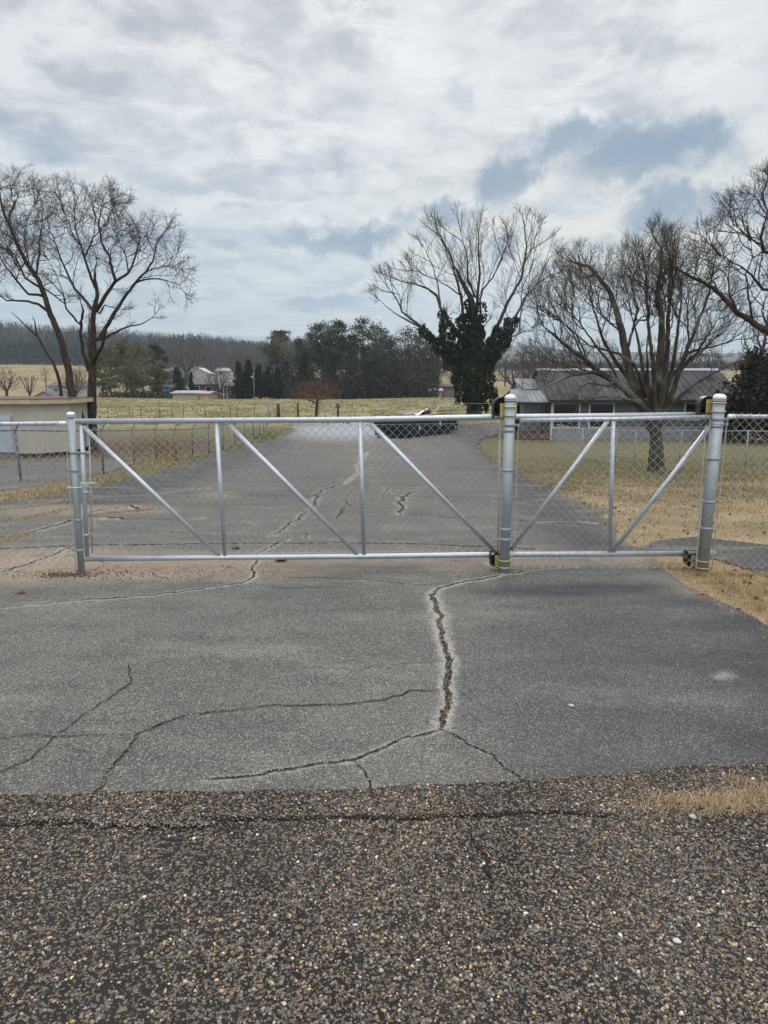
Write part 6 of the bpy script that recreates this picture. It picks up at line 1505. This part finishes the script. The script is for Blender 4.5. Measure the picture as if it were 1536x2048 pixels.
# utility poles
for u, y, vt, lab in [(508, 121, 745, 'wooden utility pole with a lamp before the cedar row'), (391, 205, 728, 'thin pole in front of the white gabled house')]:
    p = on_ground(u, y); h = at(u, vt, y)[2]-p[2]; root = empty('utility_pole', p, lab, 'pole')
    mb = MB(); mb.tube([(0, 0, -.4), (0, 0, h)], [.13, .09], 8); mb.build('pole_shaft', M['bark_pale'], root)
    if y < 150:
        mb = MB(); mb.tube([(0, 0, h*.82), (-.25, -.3, h*.86)], .03, 6); mb.build('lamp_arm', M['old_pipe'], root)
        mb = MB(); mb.lathe((-.28, -.34, h*.84), [(.10, -.12), (.16, 0), (.08, .10), (.03, .14)], 12); mb.build('lamp_head', M['white_trim'], root)
# dumpster
def dumpster():
    a = gnd(802, 879); b = gnd(916, 866.5); ax = (b-a)[:2]; L = np.linalg.norm(ax); rz = math.atan2(ax[1], ax[0])
    root = empty('dumpster', a, 'black open top dumpster heaped with rubbish at the end of the driveway', 'dumpster', rz=rz); W = 2.2
    h = at(802, 842, a[1])[2]-a[2]
    simple('dumpster_black', (.012, .013, .017), .45, .1, .3, 5); simple('rust_floor', (.08, .05, .035), .9)
    mb = MB(); t = .05; z0 = .18
    prof = [(0.0, h), (L, h), (L-.12, z0), (.30, z0)]
    mb.prism(prof, (0, t), 'y'); mb.prism(prof, (W-t, W), 'y')
    mb.add([(0, t, h), (0, W-t, h), (.30, W-t, z0), (.30, t, z0), (.05, t, h), (.05, W-t, h), (.35, W-t, z0), (.35, t, z0)], [(0, 1, 2, 3), (7, 6, 5, 4), (0, 4, 5, 1), (3, 2, 6, 7)])
    mb.box(L-.14, L-.10, t, W-t, z0, h); mb.box(.3, L-.15, t, W-t, z0, z0+.05)
    mb.build('body', M['dumpster_black'], root)
    mb = MB(); mb.box(-.04, L+.03, -.05, .06, h+.002, h+.10); mb.box(-.04, L+.03, W-.06, W+.05, h+.002, h+.10); mb.build('rim', M['dumpster_black'], root)
    mb = MB()
    for k in range(8):
        x = .42+k*(L-.7)/7; mb.box(x-.05, x+.05, -.06, -.002, z0+.02, h-.003)
    mb.box(.3, L-.12, -.045, -.002, z0-.0, z0+.10); mb.build('side_rib', M['dumpster_black'], root)
    mb = MB(); mb.tube([(.3, .25, .09), (.3, .42, .09)], .09, 12); mb.tube([(L-.3, .25, .09), (L-.3, .42, .09)], .09, 12); mb.tube([(.3, W-.42, .09), (.3, W-.25, .09)], .09, 12); mb.box(.3, L-.2, .3, .42, .06, z0); mb.box(.3, L-.2, W-.42, W-.3, .06, z0); mb.build('skid_rail', M['dumpster_black'], root)
    for x, z, s in ((L*.64, h-.42, .14), (L*.28, .62, .12), (L-.38, h-.42, .07), (L-.55, .42, .07)):
        mb = MB(); mb.box(x-s, x+s, -.072, -.064, z-s*.9, z+s*1.1); mb.build('placard', M['white_trim'], root)
    # the rubbish on top
    simple('bag_black', (.02, .02, .025), .3, 0, .2, 6, .5); simple('bag_grey', (.16, .17, .21), .5, 0, .3, 6); simple('cardboard', (.42, .29, .17), .8, 0, .2, 5); simple('white_foam', (.55, .55, .53), .7, 0, .2, 5); simple('dark_board', (.06, .055, .05), .8)
    def lump(x, y, z, r, sz, mat, lab, nm, cat, sd):
        rr = np.random.default_rng(sd); V = []; nl, nn = 7, 12
        for i in range(nl+1):
            for j in range(nn):
                th = math.pi*i/nl; ph = 2*math.pi*j/nn; k = r*(1+rr.uniform(-.16, .16)); V.append((k*1.5*math.sin(th)*math.cos(ph), k*math.sin(th)*math.sin(ph), k*sz*math.cos(th)))
        Fc = [(i*nn+j, (i+1)*nn+j, (i+1)*nn+(j+1) % nn, i*nn+(j+1) % nn) for i in range(nl) for j in range(nn)]
        q = np.array([a[0]+x*math.cos(rz)-y*math.sin(rz), a[1]+x*math.sin(rz)+y*math.cos(rz), a[2]+z+.22]); o = mesh_np(nm, V, Fc, M[mat], smooth=True, loc=q); o.rotation_euler = (0, 0, rz); tag(o, lab, cat)
    lump(L*.30, .9, h-.02, .42, .62, 'bag_grey', 'grey bag of rubbish at the left end of the heap on the dumpster', 'rubbish_bag', 'rubbish bag', 1)
    lump(L*.60, .9, h+.16, .32, .8, 'bag_black', 'black bag topping the heap on the dumpster', 'rubbish_bag', 'rubbish bag', 2)
    lump(L*.72, 1.3, h-.05, .40, .6, 'bag_grey', 'grey bag behind the plank on the dumpster', 'rubbish_bag', 'rubbish bag', 3)
    lump(L*.50, 1.1, h-.30, .62, .6, 'bag_black', 'large dark bag under the rest of the rubbish heap', 'rubbish_bag', 'rubbish bag', 7)
    lump(L*.45, 1.2, h-.06, .42, .45, 'white_foam', 'crumpled pale sheet in the middle of the rubbish heap', 'crumpled_sheet', 'sheet', 4)
    def plank(p, q, w, t, mat, lab, nm='plank'):
        f = lambda s: np.array([a[0]+s[0]*math.cos(rz)-s[1]*math.sin(rz), a[1]+s[0]*math.sin(rz)+s[1]*math.cos(rz), a[2]+s[2]+.2])
        P, Q = f(p), f(q); c = (P+Q)/2; mb = MB(); mb.obox(P-c, Q-c, w, t); o = mb.build(nm, M[mat]); o.location = tuple(c); tag(o, lab, nm)
    plank((L*.70, .8, h-.05), (L*.86, 1.0, h+.55), .09, .04, 'cardboard', 'pale plank sticking up out of the dumpster')
    plank((L*.50, .6, h+.02), (L*.76, .5, h+.10), .30, .03, 'cardboard', 'orange brown board lying across the rubbish')
    plank((L*.40, .7, h+.02), (L*.56, .9, h+.32), .22, .03, 'white_foam', 'white board leaning in the rubbish heap')
    plank((L*.82, 1.2, h+.10), (L*1.28, 1.5, h+.16), .07, .05, 'dark_board', 'long dark beam jutting over the right end of the dumpster', 'beam')
dumpster()
# concrete border stones beside the driveway
p = gnd(985, 914); 
# ================================================================== AIR
def haze():
    mb = MB(); mb.box(-3300, 3300, -150, 4150, -40, 420); o = mb.build('haze', None); tag(o, 'thin winter haze over the valley', 'haze', kind='stuff')
    m_ = bpy.data.materials.new('haze_air'); m_.use_nodes = True; nt = m_.node_tree; nt.nodes.clear()
    v = nt.nodes.new('ShaderNodeVolumePrincipled'); out = nt.nodes.new('ShaderNodeOutputMaterial'); nt.links.new(v.outputs[0], out.inputs['Volume'])
    v.inputs['Color'].default_value = (.71, .84, .93, 1); v.inputs['Density'].default_value = .00030; v.inputs['Anisotropy'].default_value = .2
    o.data.materials.append(m_)
haze()
